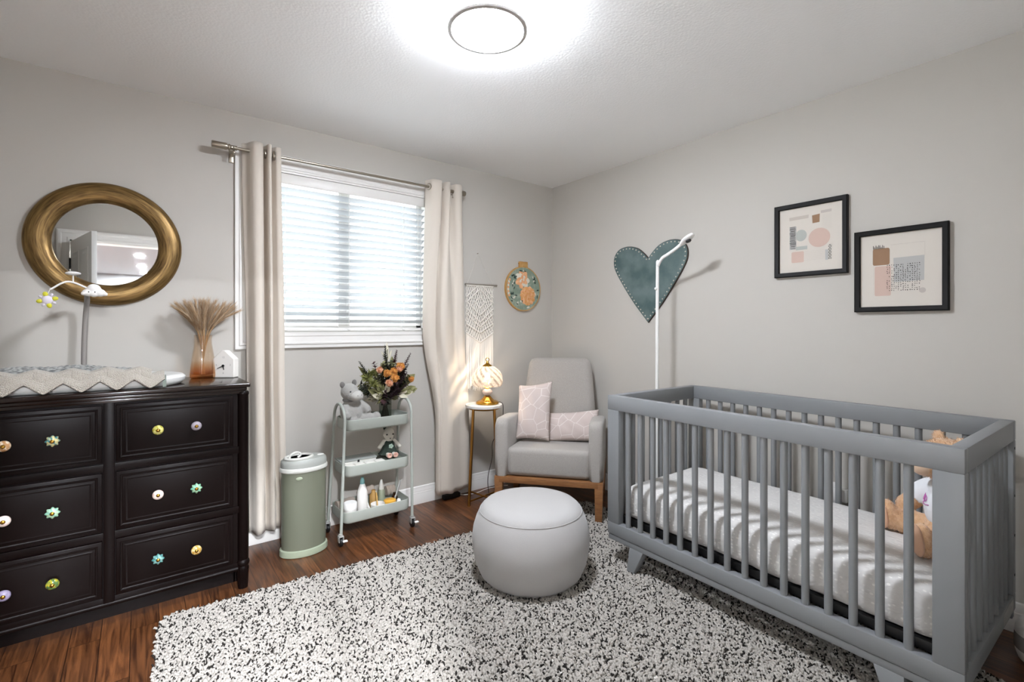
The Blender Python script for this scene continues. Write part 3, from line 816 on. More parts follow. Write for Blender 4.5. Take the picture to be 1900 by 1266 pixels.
# ================================================================ curtain rod
RY, RZ = -0.085, 2.214
t = thing('curtain_rod', 'brushed nickel curtain rod above the window with cylinder finials', 'curtain rod', (-1.72, RY, RZ))
build('rod', G().cyl((-2.43, RY, RZ), (-1.03, RY, RZ), 0.0085, 16), M['steel'], t)
for s, x in ((-1, -2.43), (1, -1.03)):
    g = G(); g.M = Matrix.Translation((x, RY, RZ)) @ Matrix.Rotation(s * PI / 2, 4, 'Y')
    g.lathe([(0.0085, -0.03), (0.012, -0.028), (0.012, 0.0), (0.014, 0.004), (0.017, 0.006), (0.017, 0.012), (0.013, 0.014), (0.013, 0.018), (0.0175, 0.02), (0.0185, 0.026), (0.0185, 0.086), (0.0165, 0.090), (0.0, 0.090)], (0, 0, 0), 28)
    build('finial', g, M['steel'], t)
    bxx = x - s * 0.012
    g = G(); g.box(bxx - 0.008, bxx + 0.008, RY, 0.0, RZ - 0.026, RZ - 0.018, 0.002); g.box(bxx - 0.012, bxx + 0.012, -0.006, 0.0, RZ - 0.06, RZ + 0.01, 0.003)
    g.tube(arc((bxx, RY, RZ), 0.0125, PI * 0.9, PI * 2.1, 10, (0, 1, 0), (0, 0, 1)), 0.0035, 8); g.cyl((bxx, RY, RZ - 0.04), (bxx, RY, RZ - 0.012), 0.0035, 8); g.ell((bxx, RY, RZ - 0.042), 0.006, n=10, m=8)
    build('bracket', g, M['steel'], t)

# ================================================================ curtains
M['curtain'] = mat('oatmeal_curtain_cloth', '#cfc6ba', 0.9, sheen=0.15, bump=(500, 0.05, 0.001))
def cloth_curve(pts, n=160):
    P = bez([(x, y, 0) for x, y in pts], max(4, n // (len(pts) - 1)))
    d = [0.0]
    for i in range(1, len(P)): d.append(d[-1] + (Vector(P[i]) - Vector(P[i - 1])).length)
    out = []
    for i in range(n):
        s = d[-1] * i / (n - 1)
        k = min(max(np.searchsorted(d, s) - 1, 0), len(P) - 2)
        f = (s - d[k]) / max(1e-9, d[k + 1] - d[k])
        out.append(Vector(P[k]).lerp(Vector(P[k + 1]), f))
    return out
def curtain(keys, n=160, nz=60):
    """keys: list of (z, plan curve); returns cloth sheet between them"""
    C = [(z, cloth_curve(p, n)) for z, p in keys]
    g = G()
    def fn(u, v):
        z = keys[0][0] + (keys[-1][0] - keys[0][0]) * v
        for i in range(len(C) - 1):
            if C[i][0] >= z >= C[i + 1][0] - 1e-9: break
        f = (C[i][0] - z) / (C[i][0] - C[i + 1][0]); f = f * f * (3 - 2 * f) if len(C) > 2 else f
        k = int(round(u * (n - 1)))
        p = C[i][1][k].lerp(C[i + 1][1][k], f)
        zz = z + 0.004 * math.sin(u * 23) * max(0.0, (v - 0.9) / 0.1)
        return (p.x, p.y, zz)
    g.sheet(fn, n, nz)
    return g
def finish_curtain(name, g, label, rings):
    t = thing(name, label, 'curtain', (g.v[0][0], RY, RZ), 0, 'grommet curtains either side of the window')
    o = build('cloth', g, M['curtain'], t, 180)
    s = o.modifiers.new('thick', 'SOLIDIFY'); s.thickness = 0.003; s.offset = 0
    for x, y, az in rings:
        g = G(); dirv = (math.cos(az), math.sin(az), 0); dn = (-math.sin(az), math.cos(az), 0)
        g.tube(arc((x, y, RZ), 0.0215, 0, 2 * PI, 25, dirv, (0, 0, 1))[:-1], 0.0045, 8, closed=True)
        build('grommet', g, M['steel'], t)
zt = 2.262
L0 = [(-2.372, -0.040), (-2.352, -0.060), (-2.338, -0.095), (-2.322, -0.118), (-2.296, -0.122), (-2.276, -0.100), (-2.280, -0.058), (-2.270, -0.052), (-2.258, -0.085), (-2.254, -0.115), (-2.244, -0.126), (-2.236, -0.108), (-2.238, -0.062), (-2.230, -0.056), (-2.216, -0.080), (-2.206, -0.098), (-2.192, -0.100), (-2.182, -0.092)]
L1 = [(-2.350, -0.050), (-2.338, -0.065), (-2.326, -0.095), (-2.312, -0.118), (-2.288, -0.122), (-2.270, -0.100), (-2.272, -0.062), (-2.262, -0.058), (-2.250, -0.085), (-2.246, -0.112), (-2.236, -0.124), (-2.227, -0.106), (-2.228, -0.068), (-2.220, -0.062), (-2.204, -0.082), (-2.192, -0.096), (-2.176, -0.096), (-2.163, -0.088)]
L2 = [(-2.338, -0.055), (-2.328, -0.070), (-2.318, -0.098), (-2.304, -0.122), (-2.284, -0.124), (-2.266, -0.103), (-2.264, -0.070), (-2.254, -0.064), (-2.242, -0.085), (-2.236, -0.110), (-2.224, -0.122), (-2.211, -0.106), (-2.211, -0.074), (-2.203, -0.066), (-2.190, -0.080), (-2.180, -0.094), (-2.166, -0.094), (-2.152, -0.086)]
finish_curtain('curtain', curtain([(zt, L0), (1.1, L1), (0.095, L2)]), 'oatmeal grommet curtain bunched at the window side next to the dresser', [(-2.284, -0.085, R(88)), (-2.262, RY, R(80)), (-2.237, RY, R(92)), (-2.216, RY, R(70))])
Rt = [(-1.245, -0.050), (-1.238, -0.075), (-1.222, -0.112), (-1.185, -0.128), (-1.150, -0.118), (-1.140, -0.070), (-1.130, -0.062), (-1.116, -0.110), (-1.098, -0.128), (-1.082, -0.112), (-1.078, -0.070), (-1.066, -0.050), (-1.046, -0.075), (-1.030, -0.110), (-1.000, -0.118), (-0.975, -0.100)]
Rm = [(-1.262, -0.045), (-1.255, -0.065), (-1.240, -0.085), (-1.215, -0.098), (-1.190, -0.100), (-1.180, -0.070), (-1.172, -0.080), (-1.160, -0.125), (-1.135, -0.138), (-1.105, -0.130), (-1.075, -0.115), (-1.050, -0.098), (-1.030, -0.092), (-1.010, -0.100), (-0.980, -0.105), (-0.955, -0.095)]
Rb = [(-1.165, -0.055), (-1.170, -0.075), (-1.175, -0.095), (-1.172, -0.110), (-1.165, -0.115), (-1.150, -0.112), (-1.135, -0.125), (-1.110, -0.138), (-1.080, -0.136), (-1.050, -0.125), (-1.020, -0.115), (-0.995, -0.108), (-0.970, -0.105), (-0.950, -0.104), (-0.930, -0.100), (-0.910, -0.090)]
finish_curtain('curtain', curtain([(zt, Rt), (1.25, Rm), (0.55, Rb), (0.068, Rb)]), 'oatmeal grommet curtain at the window side next to the macrame hanging', [(-1.233, RY, R(105)), (-1.145, RY, R(95)), (-1.08, RY, R(80))])

# ================================================================ things on the window wall
# macrame
M['cotton'] = mat('cream_cotton_cord', '#f1ece4', 0.95)
M['twig'] = mat('grey_wood_dowel', '#8b8378', 0.7)
t = thing('macrame_hanging', 'cream knotted macrame hanging on a thin dowel above the brass table lamp', 'wall hanging', (-0.757, -0.012, 1.565))
build('dowel', G().tube([(-0.893, -0.014, 1.562), (-0.60, -0.014, 1.566)], 0.0065, 10), M['twig'], t)
build('hanging_cord', G().tube([(-0.872, -0.014, 1.572), (-0.775, -0.006, 1.80), (-0.642, -0.014, 1.574)], 0.0011, 6), M['cotton'], t)
build('nail', G().cyl((-0.775, -0.012, 1.803), (-0.775, 0.0, 1.803), 0.003, 8), M['steel'], t)
x0, x1, N = -0.880, -0.640, 24
g = G()
def knotted(x): return True
xs = [x0 + (x1 - x0) * i / (N - 1) for i in range(N)]
ztop, zmid, zend = 1.558, 1.12, 0.775
mid_x = (x0 + x1) / 2
def vline(x): return 1.12 + 0.62 * abs(x - mid_x)       # lower V of the knotted area
for i, x in enumerate(xs):
    pts = []
    zv = vline(x); n = 26
    for k in range(n + 1):
        z = ztop + (zv - ztop) * k / n
        d = abs(x - mid_x) / 0.12
        zz = (ztop - z)
        amp = 0.0045 if (0.05 < zz < 0.16 or 0.22 < zz < 0.36) else 0.0015
        pts.append((x + amp * math.sin(k * 1.9 + i * PI), -0.010 - 0.004 * math.cos(k * 1.9 + i * PI), z))
    g.tube(pts, 0.0030, 6)
# diamond cross lines of knots
def knot_line(a, b, n):
    for k in range(n + 1):
        f = k / n; g.ell((a[0] + (b[0] - a[0]) * f, -0.016, a[1] + (b[1] - a[1]) * f), (0.0058, 0.0055, 0.0045), n=8, m=6)
W2 = (x1 - x0) / 2
knot_line((x0, ztop - 0.004), (x1, ztop - 0.004), 30)
for s in (-1, 1):
    e = mid_x + s * W2
    knot_line((mid_x, 1.53), (e, 1.43), 18); knot_line((e, 1.43), (mid_x, 1.33), 18)
    knot_line((mid_x + s * 0.02, 1.555), (e, 1.47), 16)
    knot_line((e, 1.38), (mid_x, 1.275), 18); knot_line((e, 1.34), (mid_x, 1.24), 18); knot_line((e, 1.265), (mid_x, 1.195), 18); knot_line((e, 1.195), (mid_x, 1.122), 18)
    knot_line((mid_x, 1.475), (mid_x + s * 0.045, 1.43), 8); knot_line((mid_x + s * 0.045, 1.43), (mid_x, 1.385), 8)
build('knotted_panel', g, M['cotton'], t)
g = G(); rnd = random.Random(5)
for i, x in enumerate(xs):
    zv = vline(x)
    for q in (-1, 1):
        xx = x + q * 0.0026; e = zend + rnd.uniform(-0.02, 0.02)
        g.tube([(xx, -0.011, zv + 0.004), (xx + rnd.uniform(-.002, .002), -0.012, (zv + e) / 2), (xx + rnd.uniform(-.004, .004), -0.011, e)], 0.0023, 5)
build('fringe', g, M['cotton'], t)

# embroidery hoop
M['hoopwood'] = mat('pale_birch_hoop', '#c69d62', 0.6, var=(30, '#b3854a', 0.3, 0.7))
M['hoopcloth'] = mat('sage_printed_cloth', '#7f9080', 0.9, var=(26, '#97a293', 0.45, 0.6), bump=(600, 0.1, 0.001))
M['peach'] = mat('peach_petal_thread', '#d99a6b', 0.9, var=(60, '#e6b58c', 0.35, 0.65))
M['peach2'] = mat('amber_petal_thread', '#d18c4d', 0.9, var=(60, '#e0ad78', 0.35, 0.65))
M['darkleaf'] = mat('dark_leaf_thread', '#33463f', 0.9)
M['whitepetal'] = mat('cream_thread', '#d8d4c6', 0.9)
HX, HZ = -0.335, 1.553
t = thing('embroidery_hoop', 'wooden hoop holding sage cloth with two peach flowers, hung near the corner', 'wall decoration', (HX, 0, HZ))
def hoop(g, r0, r1, d0, d1):
    g.M = Matrix.Translation((HX, 0, HZ)) @ Matrix.Rotation(PI / 2, 4, 'X')
    g.open_lathe([(r0, d0), (r1, d0), (r1, d1), (r0, d1), (r0, d0)], (0, 0, 0), 72); return g
build('hoop', hoop(G(), 0.174, 0.182, 0.001, 0.022), M['hoopwood'], t)
g = G(); g.M = Matrix.Translation((HX, 0, HZ)) @ Matrix.Rotation(PI / 2, 4, 'X'); g.lathe([(0.0, 0.018), (0.165, 0.019), (0.1745, 0.021), (0.176, 0.018)], (0, 0, 0), 72)
cloth = build('printed_cloth', g, M['hoopcloth'], t)
g = G(); g.box(HX - 0.042, HX - 0.002, -0.026, -0.002, HZ + 0.176, HZ + 0.222, 0.003); g.box(HX + 0.002, HX + 0.042, -0.026, -0.002, HZ + 0.176, HZ + 0.222, 0.003)
cl_ = build('clasp', g, M['hoopwood'], t)
g = G().cyl((HX - 0.05, -0.014, HZ + 0.204), (HX + 0.05, -0.014, HZ + 0.204), 0.003, 8); build('screw', g, M['brass'], cl_)
def petals(g, cx, cz, rr, n, layers, seed):
    rnd = random.Random(seed)
    for L in range(layers):
        f = 1 - L / layers
        for k in range(n):
            a = 2 * PI * (k + 0.5 * (L % 2)) / n + rnd.uniform(-.15, .15)
            g.cur = 0 if (k + L) % 3 else 1
            d = rr * f * 0.62; r_ = rr * f * 0.46
            c = (cx + d * math.cos(a), -0.0205 - 0.0012 * L, cz + d * math.sin(a))
            g.ell(c, (r_ * 1.15, 0.0016, r_ * 0.8), rot=(0, -a, 0), n=12, m=6)
    return g
for (dx, dz, r_, n_, l_, mm, sd) in ((-0.012, 0.075, 0.068, 7, 4, ('peach', 'whitepetal'), 1), (0.045, -0.055, 0.072, 14, 5, ('peach2', 'peach'), 2)):
    build('embroidered_flower', petals(G(), HX + dx, HZ + dz, r_, n_, l_, sd), [M[mm[0]], M[mm[1]]], t)
g = G(); rnd = random.Random(9)
for k in range(46):
    a = rnd.uniform(0, 6.283); r_ = rnd.uniform(0.09, 0.160)
    x, z = HX + r_ * math.cos(a), HZ + r_ * math.sin(a)
    if min(math.hypot(x - HX + 0.012, z - HZ - 0.075), math.hypot(x - HX - 0.045, z - HZ + 0.055)) < 0.062: continue
    g.cur = 0 if rnd.random() < 0.6 else (1 if rnd.random() < 0.6 else 2)
    g.ell((x, -0.0205, z), (rnd.uniform(0.008, 0.018), 0.0014, rnd.uniform(0.004, 0.008)), rot=(0, rnd.uniform(0, 3.14), 0), n=10, m=6)
for q in range(9):
    a = PI * 0.86 + q * 0.10; g.cur = 2 if q % 2 else 3
    g.ell((HX + 0.158 * math.cos(a), -0.0207, HZ + 0.158 * math.sin(a)), (0.010, 0.0014, 0.013), n=10, m=6)
build('embroidered_leaves', g, [M['darkleaf'], M['whitepetal'], M['whitepetal'], M['peach']], t)
# ================================================================ nappy pail
M['sage'] = mat('sage_green_steel', '#6f7262', 0.42, coat=0.1)
M['sage_pale'] = mat('pale_sage_plastic', '#9aa38d', 0.4)
M['lid'] = mat('grey_green_lid', '#a6a9a3', 0.4)
M['lidwhite'] = mat('off_white_lid', '#d4d4cd', 0.35)
PX, PY, PA, PB = -2.101, -0.262, 0.125, 0.090
t = thing('diaper_pail', 'sage green oval nappy pail with a white and grey lid on the wood floor', 'diaper pail', (PX, PY, 0))
def oval(g, prof, n=64): return g.lathe(prof, (PX, PY, 0), n, sx=PA, sy=PB)
build('base', oval(G(), [(0.0, 0.0), (0.96, 0.0), (1.0, 0.004), (1.0, 0.024), (0.985, 0.034), (0.92, 0.038), (0.0, 0.038)]), M['sage_pale'], t)
build('body', oval(G(), [(0.0, 0.037), (0.915, 0.037), (0.925, 0.06), (0.93, 0.44), (0.93, 0.454), (0.0, 0.454)]), M['sage'], t)
build('rim', oval(G(), [(0.0, 0.453), (0.95, 0.453), (0.995, 0.458), (0.998, 0.472), (0.97, 0.478), (0.0, 0.478)]), M['lidwhite'], t)
lid = build('lid', oval(G(), [(0.0, 0.477), (0.955, 0.477), (0.955, 0.496), (0.935, 0.512), (0.86, 0.521), (0.5, 0.524), (0.0, 0.524)]), M['lid'], t)
ocx = PX - 0.030
ring = [(ocx + 0.068 * math.cos(a), PY - 0.012 + 0.052 * math.sin(a), 0.526) for a in [2 * PI * k / 40 for k in range(40)]]
g = G(); g.tube(ring, 0.0085, 10, closed=True); build('opening_ring', g, M['lidwhite'], lid)
g = G().lathe([(0.0, 0.5255), (0.062, 0.5255)], (ocx, PY - 0.012, 0), 32, sy=0.76); build('slot_plate', g, M['grey_plastic'], lid)
hk = [(ocx - 0.052, PY - 0.03, 0.528), (ocx - 0.046, PY - 0.028, 0.545), (ocx - 0.022, PY - 0.024, 0.556), (ocx + 0.000, PY - 0.024, 0.552), (ocx + 0.006, PY - 0.026, 0.540), (ocx - 0.010, PY - 0.03, 0.528)]
build('handle', G().tube(bez(hk, 8), 0.0062, 10), M['lidwhite'], lid)
build('latch', G().ell((PX + 0.085, PY - 0.01, 0.522), (0.020, 0.012, 0.006)), M['lidwhite'], lid)
# small raised oval badge on the front of the body
ba = R(248); bxp = PX + PA * 0.93 * math.cos(ba); byp = PY + PB * 0.93 * math.sin(ba); nb = Vector((math.cos(ba) / PA, math.sin(ba) / PB, 0)).normalized()
g = G(); g.M = Matrix.Translation((bxp, byp, 0.425)) @ Matrix.Rotation(math.atan2(nb.y, nb.x), 4, 'Z')
g.ell((0.001, 0, 0), (0.004, 0.017, 0.0095), n=20, m=12); build('badge', g, M['sage_pale'], t)

# ================================================================ rolling cart
M['cart'] = mat('pale_sage_powder_coat', '#a7aca4', 0.45)
CXL, CXR, CYF, CYB = -1.924, -1.484, -0.338, -0.098
CR = 0.0085
t = thing('rolling_cart', 'pale sage three tier metal cart on casters under the window', 'cart', ((CXL + CXR) / 2, (CYF + CYB) / 2, 0))
def frame_x(left, z): return (CXL + 0.026 * z / 0.7) if left else (CXR - 0.002 * z / 0.7)
def frame_y(front, z): return (CYF + 0.008 * z / 0.7) if front else (CYB - 0.045 * z / 0.7)
for left in (True, False):
    yf, yb = frame_y(True, 0.70), frame_y(False, 0.70); xt = frame_x(left, 0.70)
    pts = [(frame_x(left, 0.068), frame_y(True, 0.068), 0.068), (xt, yf, 0.70)] + [(xt, p[1], p[2]) for p in arc((xt, (yf + yb) / 2, 0.70), (yb - yf) / 2, PI, 0, 17, (0, 1, 0), (0, 0, 0.96))[1:-1]] + [(xt, yb, 0.70), (frame_x(left, 0.068), frame_y(False, 0.068), 0.068)]
    build('end_frame', G().tube(pts, CR, 12), M['cart'], t)
TR = [(0.638, 0.705), (0.378, 0.444), (0.115, 0.182)]
for zb_, zr in TR:
    tx0, tx1, ty0, ty1 = frame_x(True, zr) + CR + 0.003, frame_x(False, zr) - CR - 0.003, frame_y(True, zr) - 0.012, frame_y(False, zb_) + 0.012
    rings = []
    for (ins, z) in ((0.010, zb_), (0.004, zb_ + 0.004), (0.0, zb_ + 0.012), (0.0, zr - 0.002), (0.0015, zr), (0.0035, zr - 0.002), (0.0035, zb_ + 0.012), (0.008, zb_ + 0.005), (0.02, zb_ + 0.003)):
        rings.append([(x, y, z) for x, y in rrect(tx0 + ins, tx1 - ins, ty0 + ins, ty1 - ins, 0.045 - ins, 7)])
    g = G(); loft(g, rings); tr = build('tray', g, M['cart'], t, 35)
for x in (CXL, CXR):
    for y in (CYF, CYB):
        g = G(); g.cyl((x, y, 0.060), (x, y, 0.070), 0.011, 16)
        cs = build('caster', g, M['grey_plastic'], t)
        g = G(); g.box(x - 0.014, x - 0.010, y - 0.016, y + 0.016, 0.026, 0.062, 0.003); g.box(x + 0.010, x + 0.014, y - 0.016, y + 0.016, 0.026, 0.062, 0.003); g.box(x - 0.014, x + 0.014, y - 0.016, y + 0.016, 0.054, 0.062, 0.003)
        build('fork', g, M['grey_plastic'], cs)
        g = G(); g.M = Matrix.Translation((x, y, 0.024)) @ Matrix.Rotation(PI / 2, 4, 'Y'); g.lathe([(0.0, -0.009), (0.021, -0.009), (0.024, -0.006), (0.024, 0.006), (0.021, 0.009), (0.0, 0.009)], (0, 0, 0), 28)
        build('wheel', g, M['black'], cs)
        if y == CYF: build('brake_lever', G().box(x + 0.004, x + 0.030, y - 0.034, y - 0.014, 0.030, 0.038, 0.003), M['white_plastic'], cs)

# --- plush hippo on the top tray
Z1 = 0.641
M['plushgrey'] = mat('grey_plush', '#9c9a95', 1.0, sheen=0.4, bump=(260, 0.5, 0.004))
M['plushlight'] = mat('pale_grey_plush', '#b4b2ad', 1.0, sheen=0.4, bump=(260, 0.4, 0.004))
M['plushdark'] = mat('dark_grey_plush', '#6c6966', 1.0, sheen=0.3)
t = thing('plush_hippo', 'grey plush hippo sitting at the end of the cart top tray beside the dried flowers', 'soft toy', (-1.812, -0.232, Z1), R(14))
t.rotation_euler.y = R(-5); t.location.z += 0.003
g = G()
g.ell((0, 0.01, 0.085), (0.068, 0.060, 0.085)); g.ell((0, 0.005, 0.15), (0.045, 0.042, 0.05))
g.ell((-0.012, 0.0, 0.215), (0.050, 0.048, 0.052)); g.ell((0.0, -0.035, 0.195), (0.047, 0.040, 0.036)); g.ell((0.002, -0.05, 0.188), (0.042, 0.032, 0.030))
g.tube(bez([(0.03, -0.02, 0.035), (0.075, -0.045, 0.036), (0.115, -0.06, 0.035)], 5), [0.034] * 8 + [0.030, 0.029, 0.028], 14); g.ell((0.120, -0.062, 0.040), (0.026, 0.028, 0.033))
g.tube(bez([(-0.03, -0.02, 0.035), (-0.03, -0.055, 0.036), (-0.018, -0.085, 0.035)], 5), [0.032] * 11, 14); g.ell((-0.018, -0.082, 0.038), (0.028, 0.022, 0.030))
g.tube(bez([(-0.052, 0.0, 0.135), (-0.070, -0.03, 0.10), (-0.062, -0.055, 0.07)], 5), [0.026] * 8 + [0.024, 0.022, 0.02], 12)
g.tube(bez([(0.045, 0.0, 0.135), (0.072, -0.025, 0.105), (0.078, -0.045, 0.075)], 5), [0.026] * 8 + [0.024, 0.022, 0.02], 12)
body = soften(build('body', g, M['plushgrey'], t, local=True), 0.005, 6, 0.003, 0.008)
g = G(); g.ell((0.0, -0.055, 0.192), (0.040, 0.032, 0.031)); soften(build('muzzle', g, M['plushlight'], t, local=True), 0.004, 3)
for dx in (-0.050, 0.030): build('ear', G().ell((dx, 0.005, 0.262), (0.016, 0.009, 0.019), rot=(0, dx * 5, 0)), M['plushdark'], t, local=True)
g = G()
for dx in (-0.032, 0.022): g.ell((dx, -0.046, 0.222), 0.0045, n=10, m=8)
build('eyes', g, M['black'], t, local=True)
g = G()
for dx in (-0.012, 0.014): g.ell((dx, -0.0855, 0.198), (0.0035, 0.002, 0.0025), n=8, m=6)
build('nostrils', g, M['plushdark'], t, local=True)
g = G().tube(arc((0.0, 0.0, 0.168), 0.043, 0, 2 * PI, 25)[:-1], 0.009, 10, closed=True); build('collar', g, M['plushdark'], t, local=True)

# --- vase with dried bouquet
M['clearglass'] = clear('clear_glass', '#e3e6e3', 0.3, 0.02)
vx, vy = -1.603, -0.205
g = G().lathe([(0.0, 0.0), (0.036, 0.0), (0.038, 0.004), (0.0385, 0.145), (0.036, 0.146), (0.0345, 0.012), (0.0, 0.011)], (0, 0, 0), 36)
o = build('glass_vase', g, M['clearglass'], loc=(vx, vy, Z1)); tag(o, 'clear glass vase of dark stems standing on the cart top tray', 'vase')
M['stem'] = mat('dark_dried_stems', '#2f2a1d', 0.9)
M['orange'] = mat('dried_orange_petals', '#a8672a', 0.9, var=(70, '#c89046', 0.35, 0.7))
M['pinkdry'] = mat('dried_peach_petals', '#c99a78', 0.9, var=(70, '#b56f4e', 0.35, 0.7))
M['plum'] = mat('dried_plum_plume', '#38242a', 0.95)
M['plum2'] = mat('dried_mauve_plume', '#5a3d42', 0.95)
M['olive'] = mat('dried_olive_leaf', '#6d6c42', 0.85, var=(40, '#8f8c62', 0.35, 0.7))
M['darkgreen'] = mat('dried_dark_leaf', '#2e3325', 0.85)
M['thistle'] = mat('dried_green_thistle', '#77793f', 0.95)
M['creamleaf'] = mat('bleached_leaf', '#c9c3ae', 0.85)
t = thing('dried_bouquet', 'bouquet of dried orange flowers, plum plumes and olive leaves in the clear glass vase', 'dried flowers', (vx, vy, Z1 + 0.013))
BC = Vector((vx, vy, Z1 + 0.15))
rnd = random.Random(21)
def px3(px, py, y):                      # point of the bouquet from its measured spread (metres right of and above the vase mouth)
    return Vector((vx + px, vy + y, Z1 + 0.15 + py))
def leaf_blade(g, base, d, L, w, bend=0.3, nrm=None):
    d = d.normalized(); s = (nrm.cross(d) if nrm is not None else d.orthogonal()).normalized(); up = s.cross(d)
    pts = []
    for k in range(6):
        f = k / 5; ww = w * math.sin(PI * (0.08 + 0.92 * f) ** 0.8) if f < 1 else 0
        c = base + d * (L * f) + up * (bend * L * f * f)
        pts.append((c - s * ww, c + up * ww * 0.25, c + s * ww))
    vs = [tuple(p) for r in pts for p in r]; fs = []
    for k in range(5):
        fs += [(3 * k, 3 * k + 1, 3 * k + 4, 3 * k + 3), (3 * k + 1, 3 * k + 2, 3 * k + 5, 3 * k + 4)]
    g.add(vs, fs)
g = G()
heads = []
def stem_to(p):
    b = BC + Vector((rnd.uniform(-.022, .022), rnd.uniform(-.022, .022), -0.125)); m_ = BC + Vector((p.x - BC.x, p.y - BC.y, 0)) * 0.12 + Vector((0, 0, 0.0))
    g.tube(bez([b, m_, p], 5), 0.0016, 5)
def ruffle(g, c, r, n=9, layers=3, seed=0, front=Vector((0, -1, 0.35))):
    rr = random.Random(seed); f = front.normalized()
    for L in range(layers):
        for k in range(n - L):
            a = 2 * PI * k / (n - L) + L * 0.5; u = f.orthogonal().normalized(); v = f.cross(u)
            d = (u * math.cos(a) + v * math.sin(a)) * (0.9 - 0.25 * L) + f * (0.35 + 0.4 * L)
            leaf_blade(g, c, d, r * rr.uniform(0.85, 1.15), r * 0.42, 0.6, f)
flowers = [(-0.02, 0.165, -0.06, .030, 'orange'), (0.025, 0.135, -0.07, .034, 'orange'), (0.028, 0.175, -0.05, .030, 'orange'), (0.08, 0.20, -0.03, .034, 'orange'), (-0.015, 0.105, -0.075, .030, 'pinkdry'), (0.155, 0.115, -0.03, .024, 'orange'), (-0.055, 0.185, -0.03, .026, 'pinkdry'), (0.06, 0.185, -0.06, .024, 'pinkdry')]
for k, (px, py, y, r_, mm) in enumerate(flowers):
    p = px3(px, py, y - 0.015); stem_to(p)
    q = G(); ruffle(q, p, r_ * 0.74, 14, 4, k); q.ell(p + Vector((0, -r_ * 0.2, r_ * 0.1)), r_ * 0.42, n=14, m=10); build('orange_bloom' if mm == 'orange' else 'peach_bloom', q, M[mm], t, 0)
plumes = [(0.0, 0.32, 0.0, 'darkgreen', .10), (0.075, 0.29, 0.0, 'plum2', .09), (-0.16, 0.225, -0.01, 'darkgreen', .12), (0.165, 0.265, 0.0, 'plum2', .13), (0.135, 0.20, -0.03, 'plum', .11), (0.07, 0.11, -0.08, 'plum', .12), (0.10, 0.08, -0.07, 'plum', .11), (0.04, 0.06, -0.085, 'plum', .10), (-0.03, 0.05, -0.07, 'plum', .10), (-0.045, -0.005, -0.06, 'plum2', .09), (0.115, 0.15, -0.05, 'plum', .10), (0.0, 0.24, -0.02, 'darkgreen', .07)]
for k, (px, py, y, mm, L) in enumerate(plumes):
    p = px3(px, py, y); stem_to(p); d = (p - (BC + Vector((0, 0, -0.03)))).normalized()
    q = G(); b = p - d * L * 0.85
    for i in range(46):
        f = i / 46; c = b + d * L * f; s = d.orthogonal(); s.rotate(Quaternion(d, i * 2.4))
        leaf_blade(q, c, s * 0.8 + d * 0.9, 0.030 * (1 - 0.7 * f), 0.0055 * (1 - 0.5 * f), 0.2, d)
    build('plume', q, M[mm], t, 0)
for k, (px, py, y, r_) in enumerate([(-0.125, 0.135, -0.03, .040), (-0.10, 0.105, -0.055, .036), (-0.085, 0.165, -0.02, .032)]):
    p = px3(px, py, y); stem_to(p); q = G()
    for i in range(90):
        d = Vector((rnd.gauss(0, 1), rnd.gauss(0, 1), rnd.gauss(0, 1))).normalized(); leaf_blade(q, p, d, r_ * rnd.uniform(.8, 1.15), .0035, .2)
    build('thistle_head', q, M['thistle'], t, 0)
for k, (px, py, y, L, w, mm) in enumerate([(0.165, 0.12, -0.02, .085, .026, 'olive'), (0.155, 0.055, -0.04, .075, .022, 'olive'), (0.13, 0.03, -0.05, .07, .018, 'creamleaf'), (-0.095, 0.055, -0.05, .075, .020, 'olive'), (-0.065, 0.085, -0.06, .07, .020, 'olive'), (-0.08, 0.03, -0.055, .06, .016, 'creamleaf'), (0.10, 0.155, -0.02, .09, .026, 'darkgreen'), (-0.025, 0.075, -0.085, .055, .016, 'creamleaf'), (0.02, 0.31, 0.01, .09, .010, 'creamleaf'), (-0.14, 0.18, 0.0, .08, .014, 'olive'), (0.19, 0.045, -0.02, .05, .014, 'olive'), (0.0, 0.225, -0.01, .07, .014, 'creamleaf'), (0.045, 0.235, 0.0, .06, .014, 'olive'), (-0.13, 0.06, 0.02, .07, .012, 'olive'), (-0.105, 0.0, 0.01, .05, .012, 'creamleaf')]):
    p = px3(px, py, y); stem_to(p); d = (p - BC).normalized(); q = G()
    leaf_blade(q, p - d * L * 0.5, d, L, w, 0.25, Vector((0, -1, 0.2))); leaf_blade(q, p - d * L * 0.8, (d + Vector((0.5, -.3, .2))), L * .8, w * .8, .3, Vector((0, -1, 0.2))); leaf_blade(q, p - d * L * 0.8, (d + Vector((-0.5, -.2, -.3))), L * .8, w * .8, .3, Vector((0, -1, 0.2)))
    build('leaf', q, M[mm], t, 0)
for k in range(64):                      # filler foliage that makes the bunch full
    a = rnd.uniform(0, 6.283); r_ = math.sqrt(rnd.random()) * 0.145; px, py = r_ * math.cos(a) * 1.12 - 0.005, 0.115 + r_ * math.sin(a) * 0.80
    if px * px * 0.5 + py < 0.0: continue
    p = px3(px, py, rnd.uniform(-0.045, 0.055)); stem_to(p); d = (p - BC + Vector((0, 0, 0.05))).normalized(); q = G()
    mm = ('darkgreen', 'plum', 'olive', 'plum2', 'darkgreen', 'olive')[k % 6] if px > -0.03 else ('olive', 'thistle', 'darkgreen', 'creamleaf', 'olive', 'plum2')[k % 6]
    for i in range(14):
        f = i / 14; c = p - d * 0.065 + d * 0.080 * f; s_ = d.orthogonal(); s_.rotate(Quaternion(d, i * 2.4)); leaf_blade(q, c, s_ * 0.9 + d * 0.7, 0.040 * (1 - 0.5 * f), 0.0095, 0.25, d)
    build('foliage', q, M[mm], t, 0)
build('stems', g, M['stem'], t)

